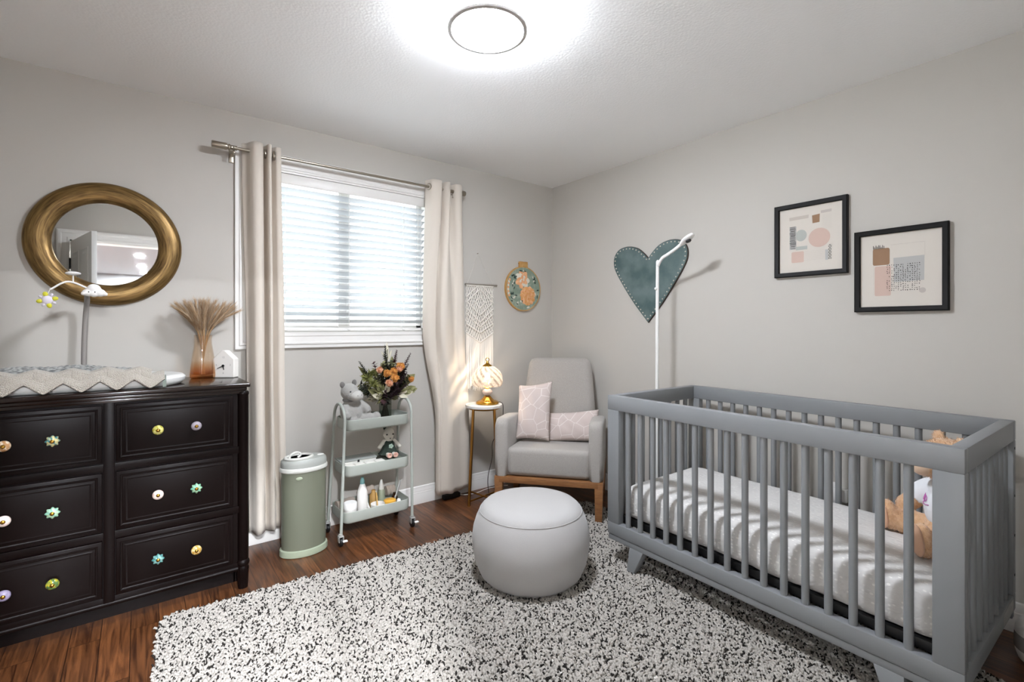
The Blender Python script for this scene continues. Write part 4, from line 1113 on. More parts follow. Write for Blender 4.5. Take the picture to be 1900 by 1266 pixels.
# --- crochet doll on the middle tray
Z2 = 0.381
M['dollcream'] = mat('cream_crochet', '#cbc6bb', 1.0, bump=(330, 0.6, 0.003))
M['dollgreen'] = mat('dark_green_crochet', '#27332b', 1.0, bump=(330, 0.6, 0.003))
M['dollpink'] = mat('pink_crochet', '#cfa696', 1.0)
M['dollmint'] = mat('mint_crochet', '#a9bdae', 1.0)
t = thing('crochet_doll', 'cream crochet animal doll in a dark green dress sitting on the cart middle tray', 'soft toy', (-1.585, -0.215, Z2 + 0.0465), R(-8))
t.scale = (0.88, 0.88, 0.88)
g = G(); g.ell((0, 0.0, 0.165), (0.040, 0.036, 0.046)); g.ell((0.0, -0.018, 0.138), (0.026, 0.026, 0.026)); g.ell((0, 0, 0.09), (0.035, 0.03, 0.05)); g.ell((0, 0, 0.04), (0.045, 0.04, 0.038))
g.tube(bez([(-0.03, 0, 0.115), (-0.055, -0.01, 0.09), (-0.075, -0.02, 0.068)], 5), 0.014, 12); g.tube(bez([(0.03, 0, 0.115), (0.060, -0.01, 0.088), (0.078, -0.018, 0.060)], 5), 0.014, 12)
for s in (-1, 1): g.tube(bez([(s * 0.018, -0.02, 0.026), (s * 0.020, -0.065, 0.026), (s * 0.020, -0.092, 0.028)], 5), 0.016, 12)
soften(build('body', g, M['dollcream'], t, local=True), 0.004, 5, 0.0015, 0.006)
for s in (-1, 1): build('ear', G().ell((s * 0.026, 0.004, 0.203), (0.012, 0.008, 0.018), rot=(0, s * 0.3, 0)), M['dollgreen'] if s < 0 else M['dollcream'], t, local=True)
g = G()
for s in (-1, 1): g.ell((s * 0.022 + 0.001, -0.033, 0.163), (0.006, 0.004, 0.006), n=10, m=8)
build('eyes', g, M['black'], t, local=True)
build('nose', G().ell((0.0, -0.0435, 0.137), (0.006, 0.004, 0.004), n=10, m=8), M['plushdark'], t, local=True)
g = G(); g.open_lathe([(0.027, 0.118), (0.036, 0.105), (0.044, 0.07), (0.060, 0.035), (0.072, 0.024), (0.068, 0.022), (0.040, 0.06)], (0, 0, 0), 40, sy=0.95, rfun=lambda a, i: 1 + (0.05 * math.sin(9 * a) if i > 2 else 0)); build('dress', g, M['dollgreen'], t, local=True)
g = G()
for k in range(5): a = 2 * PI * k / 5; g.ell((0.004 + 0.010 * math.cos(a), -0.048, 0.082 + 0.010 * math.sin(a)), (0.008, 0.004, 0.008), n=10, m=6)
build('flower', g, M['dollmint'], t, local=True)
for s in (-1, 1):
    q = G(); q.M = Matrix.Translation((s * 0.021, -0.100, 0.032)) @ Matrix.Rotation(PI / 2, 4, 'X')
    q.tube(arc((0, 0, 0.004), 0.013, 0, 2 * PI, 21)[:-1], 0.0055, 8, closed=True); q.lathe([(0.013, -0.004), (0.011, 0.004), (0.0, 0.004)], (0, 0, 0), 20); build('shoe', q, M['dollpink'], t, local=True)

g = G()
for q in range(3): g.box(-1.645, -1.515, -0.305, -0.145, Z2 + 0.001 + q * 0.015, Z2 + 0.0155 + q * 0.015, 0.006, 3)
single('folded_blanket', g, mat('grey_green_knit', '#5d6358', 0.95), 'grey green folded blanket under the crochet doll on the cart middle tray', 'blanket', loc=(-1.58, -0.22, Z2))
# --- boxes on the middle tray
M['boxwhite'] = mat('white_card', '#d3d2cc', 0.5); M['boxclear'] = clear('frosted_lid', '#dfe3e0', 0.2, 0.2, 0.45, '#c9cdc9'); M['paper'] = mat('folded_white_cloth', '#dedcd4', 0.8)
t = thing('storage_box', 'white lidded box at the back of the cart middle tray behind the folded cloths', 'box', (-1.79, -0.165, Z2))
build('box_body', G().box(-1.886, -1.672, -0.230, -0.128, Z2, Z2 + 0.058, 0.004), M['boxwhite'], t)
g = G().box(-1.890, -1.668, -0.234, -0.124, Z2 + 0.058, Z2 + 0.068, 0.003); build('lid', g, M['boxclear'], t)
build('latch', G().box(-1.79, -1.778, -0.2385, -0.233, Z2 + 0.050, Z2 + 0.064, 0.002), M['black'], t)
for k in range(4):
    x = -1.882 + k * 0.062
    g = G(); zz = Z2 + 0.052
    g.box(x, x + 0.055, -0.322, -0.242, Z2, zz, 0.006, 3)
    for q in range(3): g.box(x - 0.001, x + 0.056, -0.3225, -0.2415, Z2 + 0.012 + q * 0.013, Z2 + 0.021 + q * 0.013, 0.004, 2)
    o = single('folded_cloth', g, M['paper'], ['folded white cloth first from the pail end of the cart middle tray', 'folded white cloth second from the pail end of the cart middle tray', 'folded white cloth third from the pail end of the cart middle tray', 'folded white cloth nearest the doll on the cart middle tray'][k], 'cloth', 'folded cloths on the cart middle tray', loc=(x + 0.027, -0.277, Z2))

# --- toiletries on the bottom tray
Z3 = 0.118
M['bottlewhite'] = mat('white_lotion_plastic', '#dedbd6', 0.35); M['teal'] = mat('teal_cap', '#6f9a98', 0.4); M['yellowlid'] = mat('amber_yellow_lid', '#d6a13f', 0.4); M['woodstick'] = mat('pale_wood_handle', '#c49a58', 0.6)
M['cloth2'] = mat('beige_muslin', '#b0a499', 0.95); M['brownjar'] = mat('amber_brown_bottle', '#2a1608', 0.2); M['cardwhite'] = mat('clear_comb_plastic', '#b9bcbc', 0.4)
t = thing('cream_jar', 'squat white jar at the pail end of the cart bottom tray', 'jar', (-1.852, -0.288, Z3))
build('jar_body', G().lathe([(0.0, 0.0), (0.034, 0.0), (0.036, 0.003), (0.036, 0.070), (0.0, 0.072)], (-1.852, -0.288, Z3), 36), M['bottlewhite'], t)
build('lid', G().lathe([(0.0375, 0.068), (0.0375, 0.098), (0.035, 0.102), (0.0, 0.102)], (-1.852, -0.288, Z3), 36), M['white_plastic'], t)
t = thing('lotion_bottle', 'tall white lotion bottle with a teal cap on the cart bottom tray', 'bottle', (-1.772, -0.265, Z3))
build('bottle_body', G().lathe([(0.0, 0.0), (0.029, 0.0), (0.031, 0.004), (0.031, 0.115), (0.029, 0.140), (0.022, 0.165), (0.014, 0.185), (0.012, 0.19), (0.0, 0.19)], (-1.772, -0.265, Z3), 32), M['bottlewhite'], t)
build('cap', G().lathe([(0.0135, 0.188), (0.0135, 0.205), (0.009, 0.215), (0.008, 0.228), (0.0, 0.230)], (-1.772, -0.265, Z3), 24), M['teal'], t)
g = G(); g.M = Matrix.Translation((-1.722, -0.275, Z3)) @ Matrix.Rotation(R(-20), 4, 'Y'); g.lathe([(0.0, 0.0), (0.007, 0.0), (0.0075, 0.04), (0.006, 0.09), (0.004, 0.125), (0.0, 0.127)], (0, 0, 0), 16)
single('nail_file', g, M['bottlewhite'], 'white tapered stick leaning on the lotion bottle', 'grooming tool', loc=(-1.722, -0.275, Z3))
t = thing('bowl_with_brush', 'low white bowl holding a wood handled brush on the cart bottom tray', 'bowl', (-1.688, -0.292, Z3))
build('bowl', G().lathe([(0.0, 0.0), (0.030, 0.0), (0.038, 0.010), (0.041, 0.060), (0.038, 0.060), (0.034, 0.014), (0.0, 0.010)], (-1.688, -0.292, Z3), 36), M['bottlewhite'], t)
t = thing('bottle_brush', 'small wood handled brush standing in the low white bowl', 'brush', (-1.686, -0.288, Z3 + 0.012))
build('handle', G().tube([(-1.686, -0.288, Z3 + 0.012), (-1.684, -0.270, Z3 + 0.09), (-1.684, -0.264, Z3 + 0.118)], [0.004, 0.0045, 0.002], 10), M['woodstick'], t)
build('bristles', G().lathe([(0.0, 0.011), (0.016, 0.013), (0.018, 0.035), (0.0, 0.04)], (-1.686, -0.288, Z3), 20), M['brownjar'], t)
t = thing('ointment_tub', 'white tub with an amber yellow lid on the cart bottom tray', 'tub', (-1.602, -0.272, Z3))
build('tub_body', G().lathe([(0.0, 0.0), (0.032, 0.0), (0.036, 0.045), (0.0, 0.046)], (-1.602, -0.272, Z3), 32), M['bottlewhite'], t)
build('lid', G().lathe([(0.037, 0.044), (0.037, 0.056), (0.03, 0.060), (0.0, 0.060)], (-1.602, -0.272, Z3), 32), M['yellowlid'], t)
t = thing('dropper_bottle', 'slim pale bottle with a pointed tip at the back of the cart bottom tray', 'bottle', (-1.612, -0.165, Z3))
build('bottle_body', G().lathe([(0.0, 0.0), (0.022, 0.0), (0.022, 0.085), (0.014, 0.1), (0.0, 0.1)], (-1.612, -0.165, Z3), 24), M['sage_pale'], t)
build('cap', G().lathe([(0.016, 0.097), (0.015, 0.12), (0.006, 0.155), (0.0, 0.158)], (-1.612, -0.165, Z3), 20), M['boxwhite'], t)
g = G().lathe([(0.0, 0.0), (0.024, 0.0), (0.024, 0.075), (0.012, 0.09), (0.012, 0.105), (0.0, 0.106)], (-1.668, -0.175, Z3), 24)
single('amber_bottle', g, M['woodstick'], 'amber bottle half hidden behind the low white bowl', 'bottle', loc=(-1.668, -0.175, Z3))
g = G(); g.M = Matrix.Translation((-1.566, -0.235, Z3 + 0.0)) @ Matrix.Rotation(R(-38), 4, 'Z') @ Matrix.Rotation(R(16), 4, 'Y') @ Matrix.Rotation(R(-6), 4, 'X')
g.box(-0.002, 0.003, -0.021, 0.021, 0.004, 0.168, 0.0015); g.box(-0.004, -0.002, -0.012, 0.012, 0.115, 0.14, 0.0005)
single('comb_card', g, M['cardwhite'], 'upright clear white comb card leaning at the far end of the cart bottom tray', 'comb', loc=(-1.566, -0.235, Z3))
g = G().lathe([(0.0, 0.0), (0.019, 0.0), (0.019, 0.05), (0.01, 0.06), (0.01, 0.075), (0.0, 0.076)], (-1.545, -0.215, Z3), 20)
single('dark_bottle', g, M['brownjar'], 'small dark brown bottle behind the comb card on the cart bottom tray', 'bottle', loc=(-1.545, -0.215, Z3))
g = G().lathe([(0.0, 0.0), (0.012, 0.0), (0.012, 0.052), (0.008, 0.058), (0.0, 0.058)], (-1.553, -0.292, Z3), 20)
single('white_tube', g, M['white_plastic'], 'small white capped tube at the macrame end of the cart bottom tray', 'tube', loc=(-1.553, -0.292, Z3))
def roll(a, b, r, label, seed):
    g = G(); P = [Vector(a).lerp(Vector(b), k / 10) for k in range(11)]
    g.tube([tuple(p) for p in P], [r * (0.92 + 0.08 * math.sin(k * 1.7 + seed)) for k in range(11)], 18)
    for q in (0.35, 0.6, 0.8): 
        d = (Vector(b) - Vector(a)).normalized(); u = Vector((0, 0, 1)); w = d.cross(u)
        g.tube([tuple(P[-1] + u * r * q * math.cos(x) + w * r * q * math.sin(x)) for x in [2 * PI * k / 16 for k in range(16)]], 0.0018, 5, closed=True)
    single('rolled_muslin', g, M['cloth2'], label, 'cloth', 'rolled muslins on the cart bottom tray', loc=a)
roll((-1.895, -0.175, Z3 + 0.055), (-1.790, -0.165, Z3 + 0.062), 0.030, 'beige rolled muslin behind the squat white jar', 1)
roll((-1.745, -0.135, Z3 + 0.075), (-1.655, -0.128, Z3 + 0.100), 0.028, 'beige rolled muslin behind the lotion bottle', 2)
roll((-1.575, -0.145, Z3 + 0.072), (-1.52, -0.145, Z3 + 0.070), 0.032, 'grey beige rolled muslin beside the slim pale bottle', 3)
# ================================================================ rug
def make_rug():
    M['rug_back'] = mat('rug_backing', '#e6e2dc', 1.0)
    M['rug_white'] = mat('ivory_rug_yarn', '#aaa59e', 1.0, spec=0.1)
    M['rug_black'] = mat('charcoal_rug_yarn', '#2a2725', 1.0, spec=0.1)
    t = thing('area_rug', 'ivory shag rug flecked with charcoal under the ottoman and crib', 'rug', (-2.757 + 1.215 * math.cos(R(3.5)) - 1.2 * math.sin(R(3.5)), -0.572 - 1.215 * math.sin(R(3.5)) - 1.2 * math.cos(R(3.5)), 0), R(-3.5))
    hx_, hy_ = 1.215, 1.20
    g = G(); g.prism(rrect(-hx_, hx_, -hy_, hy_, 0.07, 5), 0.0, 0.010); build('backing', g, M['rug_back'], t, local=True)
    rs = np.random.RandomState(4)
    sp = 0.0083
    nx, ny = int(2 * hx_ / sp), int(2 * hy_ / sp)
    X, Y = np.meshgrid(np.arange(nx) * sp - hx_ + sp / 2, np.arange(ny) * sp - hy_ + sp / 2)
    X = X.ravel() + rs.uniform(-.6, .6, X.size) * sp; Y = Y.ravel() + rs.uniform(-.6, .6, Y.size) * sp
    cr_ = np.hypot(np.maximum(np.abs(X) - (hx_ - 0.08), 0), np.maximum(np.abs(Y) - (hy_ - 0.08), 0)) < 0.084
    X, Y = X[cr_], Y[cr_]; k = X.size
    # every tuft: a bent yarn loop of four rings of four, rising, leaning and lying over
    dark = (rs.uniform(0, 1, k) < 0.165)
    az = rs.uniform(0, 2 * np.pi, k); lean = rs.uniform(0.009, 0.015, k); hgt = rs.uniform(0.0140, 0.0160, k); rad = rs.uniform(0.0042, 0.0056, k)
    rad = np.where(dark, rad * 0.58, rad); hgt = np.where(dark, 0.0186, hgt); dx, dy = np.cos(az), np.sin(az)
    F = np.array([0.0, 0.45, 0.85, 1.15]); Zf = np.array([0.0, 0.75, 1.0, 0.80]); Rf = np.array([0.8, 1.05, 1.0, 0.45])
    V = np.zeros((k, 4, 4, 3)); 
    for i in range(4):
        cx = X + dx * lean * F[i]; cy = Y + dy * lean * F[i]; cz = 0.006 + hgt * Zf[i]
        # ring plane tilts with the bend
        tilt = [0.0, 0.5, 1.2, 1.9][i]
        for j in range(4):
            a = j * np.pi / 2 + np.pi / 4
            e1 = math.cos(a) * rad * Rf[i]; e2 = math.sin(a) * rad * Rf[i]
            V[:, i, j, 0] = cx - dy * e1 + dx * e2 * math.cos(tilt)
            V[:, i, j, 1] = cy + dx * e1 + dy * e2 * math.cos(tilt)
            V[:, i, j, 2] = cz - e2 * math.sin(tilt)
    V[:, :, :, 2] = np.maximum(V[:, :, :, 2], 0.002)
    base = (np.arange(k) * 16)[:, None, None]
    q = []
    for i in range(3):
        for j in range(4): q.append([i * 4 + j, i * 4 + (j + 1) % 4, (i + 1) * 4 + (j + 1) % 4, (i + 1) * 4 + j])
    q.append([12, 13, 14, 15])
    Fc = (base + np.array(q)[None]).reshape(-1, 4)
    me = bpy.data.meshes.new('pile')
    me.vertices.add(k * 16); me.vertices.foreach_set('co', V.reshape(-1).astype(np.float32))
    nf = Fc.shape[0]; me.loops.add(nf * 4); me.loops.foreach_set('vertex_index', Fc.reshape(-1).astype(np.int32))
    me.polygons.add(nf); me.polygons.foreach_set('loop_start', (np.arange(nf) * 4).astype(np.int32)); me.polygons.foreach_set('loop_total', np.full(nf, 4, np.int32))
    me.materials.append(M['rug_white']); me.materials.append(M['rug_black'])
    # fine short flecks lie on top
    mi = np.repeat(dark.astype(np.int32), len(q)); me.polygons.foreach_set('material_index', mi)
    me.polygons.foreach_set('use_smooth', np.ones(nf, bool)); me.update(calc_edges=True); me.validate()
    o = bpy.data.objects.new('pile', me); COL.objects.link(o); o.parent = t
    o['kind'] = 'stuff'
make_rug()
RUGZ = 0.022

# ================================================================ ottoman
M['boucle'] = mat('off_white_woven_cloth', '#aaa8a6', 0.95, sheen=0.2, bump=(420, 0.35, 0.002))
OX, OY = -1.285, -1.245
t = thing('ottoman', 'round off white upholstered pouf on the rug before the armchair', 'ottoman', (OX, OY, 0.015))
prof = [(0.0, 0.012), (0.19, 0.012), (0.225, 0.020), (0.252, 0.045), (0.275, 0.10), (0.288, 0.165), (0.290, 0.215), (0.284, 0.26), (0.270, 0.305), (0.258, 0.330), (0.252, 0.340), (0.249, 0.346), (0.243, 0.356), (0.226, 0.370), (0.19, 0.380), (0.12, 0.386), (0.0, 0.388)]
build('cover', G().lathe(prof, (OX, OY, 0), 80), M['boucle'], t, 80)
g = G(); ring = [(OX + 0.2525 * math.cos(a), OY + 0.2525 * math.sin(a), 0.3415) for a in [2 * PI * k / 96 for k in range(96)]]
g.tube(ring, 0.0018, 6, closed=True); build('piping', g, M['boucle'], t)
build('foot_ring', G().lathe([(0.0, 0.0), (0.17, 0.0), (0.17, 0.014), (0.0, 0.014)], (OX, OY, 0), 40), M['black'], t)

# ================================================================ armchair
M['chairgrey'] = mat('grey_woven_upholstery', '#9c9791', 0.95, sheen=0.2, bump=(520, 0.4, 0.002), var=(260, '#aaa59f', 0.35, 0.65))
M['walnut'] = mat('warm_walnut', '#7d5230', 0.42, var=(14, '#9a6b41', 0.3, 0.7), stretch=(1, 1, 6))
t = thing('armchair', 'grey upholstered armchair on a walnut base in the corner', 'armchair', (-0.991, -0.523, 0.0), math.atan2(-0.769, 0.639))
def cushion(g, lo, hi, bev, seg=5): return g.hexa(lo, hi, bev, seg)
W_ = 0.70
# seat block
g = G(); cushion(g, [(0.080, 0.012, 0.27), (0.620, 0.012, 0.27), (0.620, 0.56, 0.27), (0.080, 0.56, 0.27)], [(0.078, 0.004, 0.458), (0.622, 0.004, 0.458), (0.615, 0.56, 0.41), (0.085, 0.56, 0.41)], 0.035)
build('seat', g, M['chairgrey'], t, 60, local=True)
for s in (0, 1):
    xo, xi = (0.0, 0.090) if s == 0 else (W_, W_ - 0.090)
    g = G()
    # arm panel: rounded top, taller at the front, side view with rounded front corner
    side = [(0.0, 0.268), (0.0, 0.60)] + arc((0.055, 0.605, 0), 0.055, PI, PI / 2, 7)[0:0]
    side = [(0.005, 0.268)] + [(0.0, 0.40)] + [(0.055 + 0.055 * math.cos(a), 0.588 + 0.055 * math.sin(a)) for a in [PI - (PI / 2) * k / 6 for k in range(7)]] + [(0.30, 0.628), (0.60, 0.580), (0.615, 0.565), (0.60, 0.268)]
    rings = []
    for f, ins in ((0.0, 0.022), (0.05, 0.012), (0.14, 0.004), (0.30, 0.0), (0.70, 0.0), (0.86, 0.004), (0.95, 0.012), (1.0, 0.022)):
        x = xo + (xi - xo) * f
        cy, cz = 0.31, 0.46; ring = []
        for y, z in side:
            dy, dz = cy - y, cz - z
            zz = z + (ins if z < 0.3 else -ins * (1 if z > 0.45 else 0.2)) ; yy = y + (ins if y < cy else -ins)
            ring.append((x, yy, zz))
        rings.append(ring)
    loft(g, rings)
    build('armrest', g, M['chairgrey'], t, 60, local=True)
# backrest: leaning slab, rounded corners, narrower at the top
rings = []
def back_ring(z, yf, yb, hw, r):
    c = 0.35
    return [(c + x, y, z) for x, y in rrect(-hw, hw, yf, yb, r, 5)]
for z, yf, yb, hw, r in ((0.36, 0.500, 0.640, 0.270, 0.045), (0.50, 0.515, 0.665, 0.275, 0.055), (0.65, 0.545, 0.685, 0.270, 0.055), (0.80, 0.580, 0.705, 0.258, 0.055), (0.90, 0.602, 0.715, 0.247, 0.05), (0.955, 0.612, 0.720, 0.238, 0.045), (0.980, 0.620, 0.716, 0.226, 0.040), (0.994, 0.632, 0.708, 0.208, 0.032), (1.000, 0.648, 0.695, 0.19, 0.02)):
    rings.append(back_ring(z, yf, yb, hw, r))
g = G(); loft(g, rings); build('backrest', g, M['chairgrey'], t, 70, local=True)
g = G()
for a, b in (((0.03, 0.0), (0.67, 0.05)), ((0.03, 0.56), (0.67, 0.61))): g.box(a[0], b[0], a[1], b[1], 0.228, 0.268, 0.003)
for a, b in (((0.0, 0.03), (0.045, 0.58)), ((0.655, 0.03), (0.70, 0.58))): g.box(a[0], b[0], a[1], b[1], 0.228, 0.268, 0.003)
build('base_rail', g, M['walnut'], t, local=True)
for x in (0.0, 0.645):
    for y in (0.0, 0.56):
        zf = 0.0 if (x < 0.1 or y > 0.1) else 0.014
        g = G(); g.hexa([(x + 0.004, y + 0.004, zf), (x + 0.047, y + 0.004, zf), (x + 0.047, y + 0.044, zf), (x + 0.004, y + 0.044, zf)], [(x, y, 0.268), (x + 0.055, y, 0.268), (x + 0.055, y + 0.05, 0.268), (x, y + 0.05, 0.268)], 0.003)
        build('leg', g, M['walnut'], t, local=True)

# cushions
def pillow_mat():
    m = mat('blush_geometric_cotton', '#c7b3ab', 0.95, sheen=0.15)
    n, l = nt(m); b = n['Principled BSDF']
    tc = n.new('ShaderNodeTexCoord'); v = n.new('ShaderNodeTexVoronoi'); v.feature = 'DISTANCE_TO_EDGE'; v.inputs['Scale'].default_value = 11
    mp = n.new('ShaderNodeMapping'); mp.inputs['Scale'].default_value = (1, 0.0, 1)
    l.new(tc.outputs['Object'], mp.inputs[0]); l.new(mp.outputs[0], v.inputs['Vector'])
    cr = n.new('ShaderNodeValToRGB'); cr.color_ramp.elements[0].position = 0.010; cr.color_ramp.elements[1].position = 0.022
    cr.color_ramp.elements[0].color = lin('#dcd4cf'); cr.color_ramp.elements[1].color = lin('#c6b8b2')
    l.new(v.outputs['Distance'], cr.inputs[0]); l.new(cr.outputs[0], b.inputs['Base Color'])
    return m
M['blush'] = pillow_mat()
def pillow(name, label, w, h, th, loc, rot, lift=0.0):
    g = G(); n = 34
    for s in (1, -1):
        def fn(u, v, s=s):
            a, b = 2 * u - 1, 2 * v - 1
            pin = 1 - 0.10 * (abs(b) ** 2) * (1 - abs(a) ** 6); pib = 1 - 0.07 * (abs(a) ** 2) * (1 - abs(b) ** 6)
            x = a * w / 2 * (1 - 0.07 * (1 - b * b)) ; z = b * h / 2 * (1 - 0.07 * (1 - a * a))
            d = th / 2 * max(0.0, (1 - a ** 2)) ** 0.42 * max(0.0, (1 - b ** 2)) ** 0.42
            z += lift * a * max(0.0, b)
            d += 0.003 * math.sin(9 * a + 5 * b) * (1 - a * a) * (1 - b * b)
            return (x, -s * d, z)
        g.sheet(fn, n, n)
    o = build(name, g, M['blush'], smooth=180)
    o.location = loc; o.rotation_euler = rot
    bm = bmesh.new(); bm.from_mesh(o.data); bmesh.ops.remove_doubles(bm, verts=bm.verts, dist=1e-4); bmesh.ops.recalc_face_normals(bm, faces=bm.faces); bm.to_mesh(o.data); bm.free(); o.data.shade_smooth()
    tag(o, label, 'cushion', 'blush patterned cushions on the armchair'); return o
from mathutils import Euler
CH = Matrix.Translation((-0.991, -0.523, 0)) @ Matrix.Rotation(math.atan2(-0.769, 0.639), 4, 'Z')
def on_chair(x, y, z): return tuple(CH @ Vector((x, y, z)))
ca = math.atan2(-0.769, 0.639)
pillow('throw_cushion', 'blush patterned oblong cushion standing upright at the lamp side of the armchair', 0.240, 0.405, 0.125, on_chair(0.205, 0.335, 0.640), (R(-16), R(2), ca + R(4)), 0.022)
pillow('throw_cushion', 'blush patterned oblong cushion lying lengthwise on the armchair seat against its back', 0.395, 0.215, 0.115, on_chair(0.465, 0.415, 0.528), (R(-18), R(-3), ca), 0.010)

# ================================================================ side table and lamp
M['marble'] = mat('white_marble', '#d8d5d0', 0.25, var=(9, '#b9b5b0', 0.52, 0.62))
TX, TY, TZ = -0.878, -0.238, 0.690
t = thing('side_table', 'slim gold legged side table with a round marble top between curtain and armchair', 'side table', (TX, TY, 0))
build('table_top', G().lathe([(0.0, -0.022), (0.118, -0.022), (0.130, -0.019), (0.132, -0.010), (0.130, -0.001), (0.126, 0.0), (0.0, 0.0)], (TX, TY, TZ), 48), M['marble'], t)
az0 = R(190.6)
feet = []
for k in range(4):
    a = az0 + k * PI / 2; rf = 0.146
    f = Vector((TX + rf * math.cos(a), TY + rf * math.sin(a), 0.0)); u = Vector((TX + 0.104 * math.cos(a), TY + 0.104 * math.sin(a), TZ - 0.021)); feet.append(f)
    build('leg', G().tube([f, u], 0.0095, 12), M['gold'], t)
g = G()
for k in (0, 1): g.tube([feet[k] + Vector((0, 0, 0.032)), feet[k + 2] + Vector((0, 0, 0.032))], 0.0062, 10)
build('cross_stretcher', g, M['gold'], t)
g = G().tube([(TX + 0.104 * math.cos(a), TY + 0.104 * math.sin(a), TZ - 0.028) for a in [2 * PI * k / 40 for k in range(40)]], 0.006, 8, closed=True); build('top_ring', g, M['gold'], t)

def swirl_glass():
    """smoky mirrored glass with clear swirling flutes cut through it"""
    m = bpy.data.materials.new('smoked_swirl_glass'); m.use_nodes = True
    n, l = nt(m); n.remove(n['Principled BSDF'])
    tc = n.new('ShaderNodeTexCoord'); sp = n.new('ShaderNodeSeparateXYZ'); l.new(tc.outputs['Object'], sp.inputs[0])
    an = n.new('ShaderNodeMath'); an.operation = 'ARCTAN2'; l.new(sp.outputs['Y'], an.inputs[0]); l.new(sp.outputs['X'], an.inputs[1])
    zz = n.new('ShaderNodeMath'); zz.operation = 'MULTIPLY_ADD'; zz.inputs[1].default_value = 9.0; l.new(sp.outputs['Z'], zz.inputs[0]); l.new(an.outputs[0], zz.inputs[2])
    fr = n.new('ShaderNodeMath'); fr.operation = 'MULTIPLY'; fr.inputs[1].default_value = 12.0; l.new(zz.outputs[0], fr.inputs[0])
    si = n.new('ShaderNodeMath'); si.operation = 'SINE'; l.new(fr.outputs[0], si.inputs[0])
    cr = n.new('ShaderNodeValToRGB'); e = cr.color_ramp.elements
    e[0].position = 0.50; e[0].color = (0.10, 0.10, 0.10, 1); e[1].position = 0.92; e[1].color = (0.60, 0.60, 0.60, 1)
    mr = n.new('ShaderNodeMapRange'); mr.inputs['From Min'].default_value = -1; l.new(si.outputs[0], mr.inputs[0]); l.new(mr.outputs[0], cr.inputs[0])
    tr = n.new('ShaderNodeBsdfTransparent'); tr.inputs[0].default_value = lin('#f4ece2')
    gl = n.new('ShaderNodeBsdfGlossy'); gl.inputs['Roughness'].default_value = 0.12; gl.inputs[0].default_value = lin('#a8a09a')
    df = n.new('ShaderNodeBsdfTranslucent'); df.inputs[0].default_value = lin('#8a817a')
    m1 = n.new('ShaderNodeMixShader'); m1.inputs[0].default_value = 0.33; l.new(gl.outputs[0], m1.inputs[1]); l.new(df.outputs[0], m1.inputs[2])
    m2 = n.new('ShaderNodeMixShader'); l.new(cr.outputs[0], m2.inputs[0]); l.new(m1.outputs[0], m2.inputs[1]); l.new(tr.outputs[0], m2.inputs[2])
    l.new(m2.outputs[0], n['Material Output'].inputs['Surface'])
    return m
M['swirl'] = swirl_glass()
M['blushstone'] = mat('blush_porcelain', '#d8c3b8', 0.25)
M['bulb'] = emit('lit_bulb', '#fff0dd', 170.0)
lx_, ly_ = TX + 0.028, TY - 0.004
t = thing('table_lamp', 'lit brass table lamp with a smoked swirl glass shade on the marble side table', 'lamp', (lx_, ly_, TZ))
build('lamp_base', G().lathe([(0.0, 0.0), (0.078, 0.0), (0.082, 0.004), (0.082, 0.012), (0.076, 0.018), (0.068, 0.022), (0.050, 0.026), (0.036, 0.040), (0.024, 0.054), (0.017, 0.060), (0.0, 0.061)], (lx_, ly_, TZ), 48), M['brass'], t)
build('porcelain_knop', G().lathe([(0.013, 0.059), (0.022, 0.064), (0.034, 0.076), (0.037, 0.086), (0.032, 0.097), (0.020, 0.106), (0.012, 0.108)], (lx_, ly_, TZ), 36), M['blushstone'], t)
g = G().lathe([(0.010, 0.106), (0.016, 0.110), (0.014, 0.116), (0.009, 0.120), (0.009, 0.155), (0.015, 0.158), (0.015, 0.176), (0.0, 0.177)], (lx_, ly_, TZ), 24)
for k in range(3):
    a = k * 2.094; g.tube(bez([(lx_, ly_, TZ + 0.118), (lx_ + 0.05 * math.cos(a), ly_ + 0.05 * math.sin(a), TZ + 0.120), (lx_ + 0.096 * math.cos(a), ly_ + 0.096 * math.sin(a), TZ + 0.128)], 5), 0.0022, 6)
build('stem', g, M['brass'], t)
g = G().ell((lx_, ly_, TZ + 0.198), (0.017, 0.017, 0.024)); build('bulb', g, M['bulb'], t)
shp = [(0.097, 0.126), (0.107, 0.145), (0.110, 0.168), (0.107, 0.195), (0.097, 0.222), (0.079, 0.246), (0.055, 0.263), (0.030, 0.272)]
g = G().open_lathe([(r_, z_ - 0.15) for r_, z_ in shp], (0, 0, 0), 96, rfun=lambda a, i: 1 + (0.018 if i else 0.035) * math.cos(9 * a + 9 * 9 * (shp[i][1] - 0.15)))
sh = bpy.data.objects.new('lamp_shade', mesh_of('lamp_shade', g, M['swirl'], 60)); COL.objects.link(sh); sh.parent = t; sh.location = (0, 0, 0.15)
g = G().lathe([(0.0, 0.268), (0.036, 0.268), (0.032, 0.276), (0.018, 0.284), (0.010, 0.292), (0.006, 0.304), (0.0, 0.305)], (lx_, ly_, TZ), 32)
g.tube(arc((lx_, ly_, TZ + 0.316), 0.012, 0, 2 * PI, 25, (0.79, -0.61, 0), (0, 0, 1))[:-1], 0.0028, 8, closed=True)
build('finial', g, M['brass'], t)
M['cable'] = mat('dark_brown_cable', '#2a211a', 0.6)
cp = bez([(lx_ + 0.078, ly_ - 0.010, TZ + 0.006), (TX + 0.125, TY - 0.035, TZ + 0.004), (TX + 0.139, TY - 0.044, TZ - 0.03), (TX + 0.130, TY - 0.035, 0.50), (TX + 0.100, TY + 0.03, 0.40), (TX + 0.108, TY + 0.05, 0.28), (TX + 0.075, TY + 0.055, 0.14), (TX + 0.070, TY + 0.04, 0.04), (TX + 0.085, TY + 0.03, 0.004), (TX + 0.2, TY + 0.10, 0.004)], 8)
